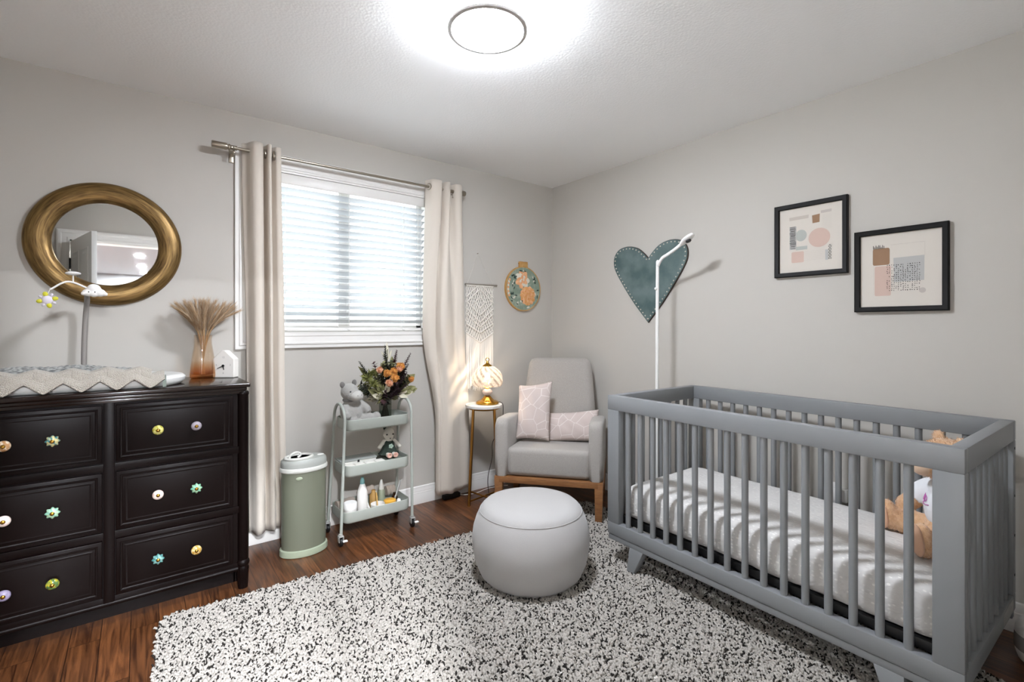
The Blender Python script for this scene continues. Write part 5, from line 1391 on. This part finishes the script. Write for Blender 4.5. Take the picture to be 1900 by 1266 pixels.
build('cord', G().tube(cp, 0.0026, 8), M['cable'], t)
# leads lying on the floor behind the table
g = G().tube(bez([(-0.96, -0.045, 0.010), (-0.93, -0.065, 0.005), (-0.84, -0.085, 0.005), (-0.70, -0.055, 0.005), (-0.55, -0.09, 0.005)], 8), 0.003, 8)
single('white_lead', g, M['white_plastic'], 'thin white cable along the floor behind the gold side table', 'cable', loc=(-0.85, -0.09, 0.0))
g = G().box(-1.10, -0.965, -0.064, -0.026, 0.0, 0.030, 0.004); g.box(-1.095, -0.97, -0.057, -0.033, 0.0299, 0.0305)  # low plain black box under the curtain hem
single('black_strip', g, M['black'], 'low black strip on the floor under the curtain hem by the gold side table', 'power strip', loc=(-1.03, -0.045, 0.0))

# ================================================================ crib
M['cribgrey'] = mat('grey_crib_lacquer', '#7c7e80', 0.42)
TH = 0.032
CU = math.atan2(-math.cos(TH), -math.sin(TH))
CRX, CRY, CL, CWID, CZT = -0.881, -1.389, 1.390, 0.750, 0.884
crib = thing('crib', 'grey slatted baby crib on short splayed legs along the wall', 'crib', (CRX, CRY, 0), CU)
CM = Matrix.Translation((CRX, CRY, 0)) @ Matrix.Rotation(CU, 4, 'Z')
PT = 0.040                                 # panel thickness
zr0, zb1, zb0 = 0.809, 0.226, 0.164
def crib_part(name, g): return build(name, g, M['cribgrey'], crib, local=True)
for y in (0.0, CWID - PT):
    crib_part('top_rail', G().box(0, CL, y, y + PT, zr0, CZT, 0.004)); crib_part('bottom_rail', G().box(0, CL, y, y + PT, zb0, zb1, 0.004))
    crib_part('lower_beam', G().box(0.004, CL - 0.004, y + 0.004, y + PT - 0.004, zb0 - 0.030, zb0 - 0.002, 0.003))
for x in (0.0, CL - PT):
    crib_part('end_rail', G().box(x, x + PT, PT, CWID - PT, zr0, CZT, 0.004)); crib_part('end_bottom_rail', G().box(x, x + PT, PT, CWID - PT, zb0, zb1, 0.004))
for x0_, x1_ in ((0.0, 0.075), (CL - 0.075, CL)):
    for y in (0.0, CWID - PT): crib_part('corner_post', G().box(x0_, x1_, y, y + PT, zb1 - 0.001, zr0 + 0.001, 0.004))
sl = crib_part('slat', G().cyl((0, 0, zb1 - 0.004), (0, 0, zr0 + 0.004), 0.0132, 18))
first = True
for y in (PT / 2, CWID - PT / 2):
    for k in range(16):
        x = 0.123 + k * (1.254 - 0.123) / 15
        if first: sl.location = (x, y, 0); first = False
        else: inst(sl, 'slat', crib, (x, y, 0))
for x in (PT / 2, CL - PT / 2):
    for k in range(8): inst(sl, 'slat', crib, (x, 0.098 + k * (CWID - 0.196) / 7, 0))
for x, sx in ((0.185, -1), (CL - 0.185, 1)):
    for y, sy in ((0.03, -1), (CWID - 0.03, 1)):
        g = G(); ox, oy = sx * 0.028, sy * 0.022
        w0, w1 = 0.032, 0.020
        g.hexa([(x + ox - w1, y + oy - w1, 0.014), (x + ox + w1, y + oy - w1, 0.014), (x + ox + w1, y + oy + w1, 0.014), (x + ox - w1, y + oy + w1, 0.014)], [(x - w0 - 0.01, y - 0.026, zb0 - 0.028), (x + w0 + 0.01, y - 0.026, zb0 - 0.028), (x + w0 + 0.01, y + 0.026, zb0 - 0.028), (x - w0 - 0.01, y + 0.026, zb0 - 0.028)], 0.003)
        crib_part('leg', g)
M['ironblack'] = mat('black_spring_frame', '#0d0d0e', 0.5, 0.2)
g = G()
g.box(0.05, CL - 0.05, 0.046, 0.066, 0.225, 0.258, 0.002); g.box(0.05, CL - 0.05, CWID - 0.066, CWID - 0.046, 0.225, 0.258, 0.002)
g.box(0.05, 0.07, 0.066, CWID - 0.066, 0.225, 0.258, 0.002); g.box(CL - 0.07, CL - 0.05, 0.066, CWID - 0.066, 0.225, 0.258, 0.002)
g.box(0.066, CL - 0.066, 0.062, CWID - 0.062, 0.240, 0.2585)
build('mattress_base', g, M['ironblack'], crib, local=True)
M['sticker'] = mat('pale_warning_sticker', '#a9a7a2', 0.5)
g = G().box(CL - 0.0006, CL + 0.0006, CWID - 0.215, CWID - 0.045, zb0 + 0.010, zb1 - 0.010); lab = build('sticker', g, M['sticker'], crib, local=True)
g = G()
for q in range(4): g.box(CL + 0.0006, CL + 0.0009, CWID - 0.205, CWID - 0.075 - 0.02 * (q % 2), zb0 + 0.015 + q * 0.009, zb0 + 0.018 + q * 0.009)
build('print', g, M['grey_plastic'], lab)
g = G()
for z in (0.30, 0.45, 0.60, 0.78): g.cyl((CL - 0.002, CWID - 0.022, z), (CL + 0.0015, CWID - 0.022, z), 0.005, 12)
build('bolt', g, M['black'], crib, local=True)

# mattress in a printed sheet
def sheet_mat():
    m = mat('grey_fitted_sheet_with_white_dashes', '#d2d0cc', 0.9, sheen=0.1)
    n, l = nt(m); b = n['Principled BSDF']
    tc = n.new('ShaderNodeTexCoord'); mp = n.new('ShaderNodeMapping'); mp.inputs['Scale'].default_value = (45, 95, 60)
    v = n.new('ShaderNodeTexVoronoi'); v.inputs['Scale'].default_value = 1.0; v.inputs['Randomness'].default_value = 0.55
    l.new(tc.outputs['Object'], mp.inputs[0]); l.new(mp.outputs[0], v.inputs['Vector'])
    cr = n.new('ShaderNodeValToRGB'); cr.color_ramp.elements[0].position = 0.20; cr.color_ramp.elements[1].position = 0.30
    cr.color_ramp.elements[0].color = lin('#e4e2de'); cr.color_ramp.elements[1].color = lin('#cdcbc8')
    l.new(v.outputs['Distance'], cr.inputs[0]); l.new(cr.outputs[0], b.inputs['Base Color'])
    w = n.new('ShaderNodeTexNoise'); w.inputs['Scale'].default_value = 1.0; w.inputs['Detail'].default_value = 4; w.inputs['Distortion'].default_value = 1.2
    m2 = n.new('ShaderNodeMapping'); m2.inputs['Scale'].default_value = (16, 34, 22); l.new(tc.outputs['Object'], m2.inputs[0]); l.new(m2.outputs[0], w.inputs['Vector'])
    bp = n.new('ShaderNodeBump'); bp.inputs['Strength'].default_value = 0.45; bp.inputs['Distance'].default_value = 0.012; l.new(w.outputs['Fac'], bp.inputs['Height']); l.new(bp.outputs[0], b.inputs['Normal'])
    return m
M['sheet'] = sheet_mat()
mx0, mx1, my0, my1, mz0, mz1 = 0.052, CL - 0.052, 0.050, CWID - 0.050, 0.260, 0.425
mt = thing('crib_mattress', 'baby mattress under a pale grey printed fitted sheet inside the crib', 'mattress', CM @ Vector((CL / 2, CWID / 2, mz0)), CU)
mt.scale = (1, 1, 0.925)
build('mattress', G().box(-0.625, 0.625, -0.312, 0.312, 0.002, 0.15, 0.03, 3), M['boxwhite'], mt, local=True)
g = G(); rings = []
hx2, hy2 = (mx1 - mx0) / 2, (my1 - my0) / 2
NR = 320
def perim(hx, hy, r, n):
    base = rrect(-hx, hx, -hy, hy, r, 12); P = [Vector((p[0], p[1], 0)) for p in base]; P.append(P[0].copy())
    d = [0.0]
    for i in range(1, len(P)): d.append(d[-1] + (P[i] - P[i - 1]).length)
    out = []
    for k in range(n):
        s = d[-1] * k / n; i = min(max(int(np.searchsorted(d, s)) - 1, 0), len(P) - 2); f = (s - d[i]) / max(1e-9, d[i + 1] - d[i]); out.append(P[i].lerp(P[i + 1], f))
    return out
for k_, (z, ins, wr) in enumerate(((0.004, 0.035, 0.0), (0.0, 0.020, 0.3), (0.006, 0.010, 1.0), (0.030, 0.004, 1.0), (0.055, 0.003, 1.0), (0.085, 0.003, 0.9), (0.115, 0.005, 0.7), (0.140, 0.010, 0.4), (0.158, 0.020, 0.2), (0.168, 0.034, 0.1), (0.1735, 0.056, 0.0), (0.176, 0.10, 0.0), (0.177, 0.17, 0.0), (0.178, 0.25, 0.0))):
    pr = perim(hx2 - ins, hy2 - ins, max(0.012, 0.07 - ins), NR); ring = []
    for i, p in enumerate(pr):
        nn = Vector((p.x, p.y, 0)); ang = i * 2 * PI / NR
        w = (noise.noise(Vector((p.x * 9, p.y * 9, z * 16))) * 0.010 + noise.noise(Vector((p.x * 30, p.y * 30, z * 45))) * 0.006) * wr
        zz = z + (noise.noise(Vector((p.x * 7, p.y * 7, 3.0))) * 0.010 * wr if k_ < 4 else 0) + (noise.noise(Vector((p.x * 5, p.y * 11, 7.0))) * 0.003 if k_ > 8 else 0)
        q = p * (1 + w / max(0.2, p.length)) if wr else p
        q.x = max(-hx2 - 0.001, min(hx2 + 0.001, q.x)); q.y = max(-hy2 - 0.001, min(hy2 + 0.001, q.y))
        ring.append((q.x, q.y, max(zz, 0.0)))
    rings.append(ring)
loft(g, rings); build('fitted_sheet', g, M['sheet'], mt, 180, local=True)

# ================================================================ teddy bear in the crib
M['bearfur'] = mat('tan_plush_fur', '#c49a74', 1.0, sheen=0.4, bump=(180, 0.7, 0.005), var=(50, '#d4ae8a', 0.35, 0.65))
M['bearpad'] = mat('peach_plush_pad', '#cfa68a', 0.95, sheen=0.3)
M['bearface'] = mat('cream_plush_muzzle', '#d2b59a', 0.95, sheen=0.3)
M['shirt'] = mat('white_cotton_shirt', '#dfe1e4', 0.9)
M['magenta'] = mat('magenta_print', '#b562a4', 0.8)
bp_ = CM @ Vector((1.258, 0.470, 0.424))
bear = thing('teddy_bear', 'tan teddy bear in a white shirt sitting at the end of the crib mattress', 'soft toy', bp_, R(217))
bear.scale = (1.0, 1.0, 1.05)
# local frame: the bear faces -y
g = G()
g.ell((0, 0.012, 0.115), (0.082, 0.070, 0.115)); g.ell((0, 0.0, 0.05), (0.088, 0.078, 0.058)); g.ell((0, 0, 0.22), (0.055, 0.05, 0.05))
g.ell((0, -0.012, 0.305), (0.086, 0.078, 0.080)); g.ell((0, -0.075, 0.282), (0.045, 0.040, 0.036))
for s in (-1, 1):
    g.ell((s * 0.068, 0.0, 0.372), (0.030, 0.016, 0.030))
    g.tube(bez([(s * 0.055, -0.03, 0.045), (s * 0.100, -0.09, 0.045), (s * 0.122, -0.130, 0.050)], 6), [0.046] * 7 + [0.044, 0.043, 0.042, 0.042, 0.042, 0.043], 16)
    g.ell((s * 0.125, -0.140, 0.060), (0.044, 0.030, 0.058), rot=(0.12, 0, 0))
    g.tube(bez([(s * 0.066, 0.0, 0.185), (s * 0.115, -0.035, 0.145), (s * 0.135, -0.075, 0.105)], 6), [0.036] * 8 + [0.035, 0.034, 0.034, 0.033, 0.032], 14); g.ell((s * 0.136, -0.079, 0.100), (0.034, 0.032, 0.034))
body = soften(build('body', g, M['bearfur'], bear, local=True), 0.006, 5, 0.005, 0.012)
ff = G(); fur(ff, body, 9000, 0.0085, 0.0022, 3, every=lambda c: not (0.06 < c.z < 0.235 and c.y > -0.10 and abs(c.x) < 0.165) and not (c.y < -0.148 and c.z < 0.165) and not (c.y < -0.088 and abs(c.x) < 0.045 and 0.24 < c.z < 0.32))
build('fur', ff, M['bearfur'], bear, 0, local=True)
for s in (-1, 1):
    g = G(); g.ell((s * 0.127, -0.162, 0.060), (0.041, 0.016, 0.055), rot=(0.12, 0, 0)); build('foot_pad', g, M['bearpad'], bear, local=True)
g = G(); g.ell((0, -0.084, 0.282), (0.043, 0.036, 0.034)); build('muzzle', g, M['bearface'], bear, local=True)
g = G(); g.ell((0, -0.120, 0.295), (0.017, 0.010, 0.012)); build('nose', g, mat('dark_brown_nose', '#2a1a14', 0.4), bear, local=True)
g = G()
for s in (-1, 1): g.ell((s * 0.034, -0.083, 0.325), 0.0085, n=12, m=8)
build('eyes', g, M['black'], bear, local=True)
g = G()
g.ell((0, 0.010, 0.130), (0.094, 0.082, 0.098)); g.ell((0, 0.0, 0.205), (0.070, 0.062, 0.040))
for s in (-1, 1): g.tube(bez([(s * 0.055, 0.0, 0.195), (s * 0.095, -0.022, 0.170), (s * 0.118, -0.045, 0.140)], 5), [0.044] * 11, 14)
shirt = soften(build('shirt', g, M['shirt'], bear, local=True), 0.005, 6)
bm = bmesh.new(); bm.from_mesh(shirt.data); bmesh.ops.bisect_plane(bm, geom=list(bm.verts) + list(bm.edges) + list(bm.faces), plane_co=(0, 0, 0.066), plane_no=(0, 0, 1), clear_inner=True); bm.to_mesh(shirt.data); bm.free(); shirt.data.shade_smooth()
g = G()
def shirt_y(x, z): return 0.010 - 0.082 * math.sqrt(max(0.02, 1 - (x / 0.094) ** 2 - ((z - 0.130) / 0.098) ** 2)) - 0.0005
def stroke(pts, r=0.0015):
    g.tube([(x, shirt_y(x, z), z) for x, z in [(p[0], p[1]) for p in bez([(a, b, 0) for a, b in pts], 8)]], r, 6)
stroke([(-0.054, 0.172), (-0.050, 0.152), (-0.044, 0.168), (-0.038, 0.152), (-0.033, 0.172)]); stroke([(-0.026, 0.171), (-0.025, 0.150)]); stroke([(-0.026, 0.171), (-0.012, 0.166), (-0.010, 0.156), (-0.025, 0.149)]); stroke([(-0.045, 0.144), (-0.020, 0.141), (0.010, 0.146)])
build('shirt_lettering', g, M['magenta'], shirt)

# ================================================================ camera stand behind the crib
PXs, PYs = -0.250, -1.245
t = thing('camera_stand', 'tall white baby monitor stand rising behind the crib before the teal heart', 'monitor stand', (PXs, PYs, 0))
build('base', G().lathe([(0.0, 0.0), (0.105, 0.0), (0.105, 0.006), (0.098, 0.010), (0.018, 0.014), (0.016, 0.030), (0.0, 0.03)], (PXs, PYs, 0), 40), M['white_plastic'], t)
pp = bez([(PXs, PYs, 0.02), (PXs, PYs, 0.9), (PXs - 0.002, PYs - 0.005, 1.59), (PXs - 0.005, PYs - 0.012, 1.625), (PXs - 0.012, PYs - 0.045, 1.665), (PXs - 0.022, PYs - 0.090, 1.682), (PXs - 0.034, PYs - 0.150, 1.705), (PXs - 0.045, PYs - 0.205, 1.732)], 10)
build('pole', G().tube(pp, 0.0100, 14), M['white_plastic'], t)
build('joint', G().ell((PXs - 0.016, PYs - 0.002, 1.48), 0.009), M['white_plastic'], t)
hd = Vector(pp[-1]); dv = Vector((-0.12, -0.86, 0.48)).normalized()
g = G(); rings = []
side_v = dv.cross(Vector((0, 0, 1))).normalized(); upv = side_v.cross(dv)
for f, w, h in ((0.0, 0.010, 0.010), (0.01, 0.017, 0.013), (0.03, 0.026, 0.014), (0.055, 0.031, 0.014), (0.080, 0.027, 0.013), (0.098, 0.016, 0.010), (0.103, 0.006, 0.005)):
    rings.append([tuple(hd - dv * 0.012 + dv * f + side_v * w * math.cos(a) + upv * h * math.sin(a)) for a in [2 * PI * k / 20 for k in range(20)]])
loft(g, rings); hdp = build('camera_head', g, M['white_plastic'], t)
lc = hd + dv * 0.045 - upv * 0.013
build('lens', G().tube([tuple(lc), tuple(lc - upv * 0.006)], 0.016, 20), M['black'], hdp)

# ================================================================ teal heart
M['teal_leather'] = mat('distressed_teal_leather', '#465b5a', 0.7, var=(9, '#647473', 0.35, 0.65), bump=(60, 0.2, 0.002))
M['heartedge'] = mat('dark_brown_edge', '#3c3128', 0.7)
M['studs'] = mat('pewter_studs', '#c9c2b6', 0.35, 0.6)
HYc, HZt = -1.003, 1.270
def heart_curve(n, off=0.0):
    half = [(0.0, 0.0), (0.055, 0.062), (0.130, 0.150), (0.215, 0.265), (0.280, 0.365), (0.3065, 0.430), (0.300, 0.495), (0.255, 0.542), (0.175, 0.555), (0.095, 0.535), (0.035, 0.490), (0.0, 0.452)]
    P = [Vector((a, b, 0)) for a, b in half]; c = [Vector(p) for p in bez([tuple(p) for p in P], 6)]
    full = c + [Vector((-p.x, p.y, 0)) for p in c[::-1][1:-1]]
    if off:
        out = []
        for i in range(len(full)):
            tgt = (full[(i + 1) % len(full)] - full[i - 1]).normalized(); nn = Vector((tgt.y, -tgt.x, 0)); out.append(full[i] - nn * off)
        full = out
    return full
t = thing('wall_heart', 'teal leather heart edged with metal studs hung on the wall behind the monitor stand', 'wall decoration', (0, HYc, HZt))
def heart_mesh(off, x0, x1):
    c = heart_curve(0, off); n = len(c); vs = []; fs = []
    # y on the wall runs opposite to the picture's left-right, which does not matter for a symmetric shape
    for x in (x0, x1): vs += [(x, HYc + p.x, HZt + p.y) for p in c]
    ctr = len(vs); vs += [(x0, HYc, HZt + 0.30), (x1, HYc, HZt + 0.30)]
    for i in range(n):
        j = (i + 1) % n; fs += [(i, j, n + j, n + i), (ctr, j, i), (ctr + 1, n + i, n + j)]
    return G().add(vs, fs)
build('backing', heart_mesh(0.0, -0.012, -0.001), M['heartedge'], t)
build('leather', heart_mesh(0.004, -0.016, -0.011), M['teal_leather'], t)
c = heart_curve(0, 0.016); d = [0.0]
for i in range(1, len(c) + 1): d.append(d[-1] + (c[i % len(c)] - c[i - 1]).length)
NS = 62; first = None
for k in range(NS):
    s = d[-1] * (k + 0.5) / NS; i = int(np.searchsorted(d, s)) - 1; f = (s - d[i]) / max(1e-9, d[i + 1] - d[i]); p = c[i].lerp(c[(i + 1) % len(c)], f)
    pos = (-0.0162, p.x, p.y)
    if first is None: first = build('stud', G().ell((0, 0, 0), (0.0035, 0.0054, 0.0054), n=10, m=6), M['studs'], t, local=True, loc=pos)
    else: inst(first, 'stud', t, pos)

# ================================================================ framed prints
M['frame_black'] = mat('black_wood_frame', '#090706', 0.5, spec=0.2)
M['mount'] = mat('off_white_paper', '#d9d2c8', 0.9)
M['picglass'] = clear('picture_glass', '#fdfdfd', 0.02)
PAL = {k: mat('print_' + k, h, 0.9) for k, h in {'brown': '#9a7a60', 'pink': '#d0b6a9', 'sage': '#b4b7b1', 'grey': '#bbbab7', 'dark': '#3a3432', 'line': '#c3bab3', 'beige': '#c6bcb2'}.items()}
PN = list(PAL)
def framed(y0, y1, z0, z1, label, art):
    """y0 is the picture's left edge on the right-hand wall (larger y), y1 its right edge"""
    t = thing('framed_print', label, 'picture', (0, (y0 + y1) / 2, (z0 + z1) / 2), 0, 'black framed abstract prints above the crib')
    fw, dp = 0.024, 0.022
    g = G()
    prof = [(0.0, 0.0), (0.0, dp), (-0.004, dp + 0.003), (-fw + 0.003, dp), (-fw, dp - 0.004), (-fw, 0.006)]
    ring = [(y0, z0), (y1, z0), (y1, z1), (y0, z1)]; cy, cz = (y0 + y1) / 2, (z0 + z1) / 2
    g.sweep(prof, [((-0.001, y, z), (0, 1 if y > cy else -1, 1 if z > cz else -1), (-1, 0, 0)) for y, z in ring], closed=True)
    build('frame', g, M['frame_black'], t, 30)
    iy0, iy1, iz0, iz1 = y0 - fw * 0.9, y1 + fw * 0.9, z0 + fw * 0.9, z1 - fw * 0.9
    mt_ = build('mount', G().box(-0.010, -0.002, iy1, iy0, iz0, iz1), M['mount'], t, 0)
    g = G()
    def uv(u, v): return (iy0 + (iy1 - iy0) * u, iz1 + (iz0 - iz1) * v)
    cnt = [0]
    def poly(col, pts):
        cnt[0] += col != 'dark'; x = -0.0113 if col == 'dark' else -0.0102 - 0.00002 * cnt[0]; g.cur = PN.index(col)
        g.add([(x, *uv(u, v)) for u, v in pts], [tuple(range(len(pts)))])
    def rect(col, u0, v0, u1, v1, wob=0.0, r=0.0, seed=1):
        if r:
            pts = [(a, b) for a, b in rrect(u0, u1, v0, v1, r, 4)]
        else:
            rr = random.Random(seed); pts = [(u0 + rr.uniform(-wob, wob), v0 + rr.uniform(-wob, wob)), (u1 + rr.uniform(-wob, wob), v0 + rr.uniform(-wob, wob)), (u1 + rr.uniform(-wob, wob), v1 + rr.uniform(-wob, wob)), (u0 + rr.uniform(-wob, wob), v1 + rr.uniform(-wob, wob))]
        poly(col, pts)
    def disc(col, u, v, ru, rv): poly(col, [(u + ru * math.cos(a), v + rv * math.sin(a)) for a in [2 * PI * k / 40 for k in range(40)]])
    art(rect, disc, poly)
    build('print', g, [PAL[k] for k in PN], mt_, 0)
    build('glass', G().box(-0.0165, -0.0150, iy1, iy0, iz0, iz1), M['picglass'], t, 0)
def art1(rect, disc, poly):
    rd = random.Random(4)
    rect('beige', 0.17, 0.135, 0.48, 0.185, 0.004); rect('line', 0.67, 0.10, 0.83, 0.14, 0.004)
    for k in range(7): rect('line', 0.69 + k * 0.022, 0.17, 0.692 + k * 0.022, 0.38)
    rect('sage', 0.28, 0.60, 0.46, 0.655); 
    rect('brown', 0.54, 0.15, 0.65, 0.27, 0.008)
    disc('sage', 0.36, 0.435, 0.092, 0.088); disc('pink', 0.645, 0.50, 0.166, 0.142)
    rect('grey', 0.173, 0.285, 0.285, 0.64)
    v = 0.287
    while v < 0.63:
        h = rd.uniform(0.004, 0.010); rect('dark', 0.173 + rd.uniform(0, .02), v, 0.283 - rd.uniform(0, .02), v + h); v += h + rd.uniform(0.006, 0.012)
    rect('pink', 0.205, 0.678, 0.405, 0.846, 0, 0.02)
    for k in range(6): rect('line', 0.42, 0.69 + k * 0.026, 0.72, 0.692 + k * 0.026)
    rect('grey', 0.735, 0.69, 0.78, 0.845)
    for k in range(10):
        for q in range(3): rect('dark' if (k + q) % 2 else 'grey', 0.785 + q * 0.016, 0.62 + k * 0.022, 0.797 + q * 0.016, 0.634 + k * 0.022)
def art2(rect, disc, poly):
    rd = random.Random(8)
    for k in range(5): rect('line', 0.39 + k * 0.083, 0.158, 0.465 + k * 0.083, 0.162)
    rect('line', 0.795, 0.16, 0.798, 0.34); rect('line', 0.175, 0.42, 0.177, 0.845)
    rect('grey', 0.43, 0.337, 0.79, 0.66, 0.006)
    rect('pink', 0.19, 0.44, 0.395, 0.845, 0, 0.02)
    rect('brown', 0.166, 0.195, 0.380, 0.425, 0, 0.025)
    for k in range(9): rect('dark', 0.17 + k * 0.017, 0.145 + rd.uniform(0, .03), 0.177 + k * 0.017, 0.200)
    for i in range(15):
        for j in range(14):
            u, v = 0.352 + i * 0.0275 + rd.uniform(-.004, .004), 0.435 + j * 0.0262 + rd.uniform(-.004, .004)
            if rd.random() < 0.88: disc('dark', u, v, 0.0062 * rd.uniform(.7, 1.25), 0.006 * rd.uniform(.7, 1.25))
    disc('line', 0.77, 0.79, 0.04, 0.035)
framed(-1.852, -2.202, 1.512, 1.906, 'black framed print with grey and pink discs, higher one nearer the heart', art1)
framed(-2.231, -2.584, 1.313, 1.7065, 'black framed print with a dotted square, lower one farther from the heart', art2)

# ================================================================ outlet, humidifier
g = G().box(-0.006, -0.0005, -2.165, -2.085, 0.33, 0.445, 0.003)
t = thing('wall_outlet', 'white wall outlet with a plug behind the crib slats', 'outlet', (0, -2.125, 0.39))
build('cover_plate', g, M['white_plastic'], t)
build('plug', G().box(-0.040, -0.006, -2.205, -2.145, 0.36, 0.425, 0.006), M['white_plastic'], t)
hxm, hym = -0.195, -2.888
t = thing('humidifier', 'small white rounded humidifier on the floor past the crib end', 'humidifier', (hxm, hym, 0))
M['fog'] = clear('smoky_tank', '#8f8d88', 0.2, 0.1, 0.5, '#6f6b66')
build('base', G().lathe([(0.0, 0.0), (0.070, 0.0), (0.078, 0.006), (0.086, 0.03), (0.088, 0.06), (0.0, 0.06)], (hxm, hym, 0), 40), M['bottlewhite'], t)
build('tank', G().lathe([(0.0885, 0.045), (0.0895, 0.075), (0.088, 0.10), (0.0, 0.10)], (hxm, hym, 0), 40), mat('translucent_grey_tank', '#8d8b86', 0.25), t)
build('top', G().lathe([(0.088, 0.098), (0.086, 0.118), (0.076, 0.142), (0.055, 0.158), (0.026, 0.165), (0.022, 0.160), (0.0, 0.158)], (hxm, hym, 0), 40), M['bottlewhite'], t)
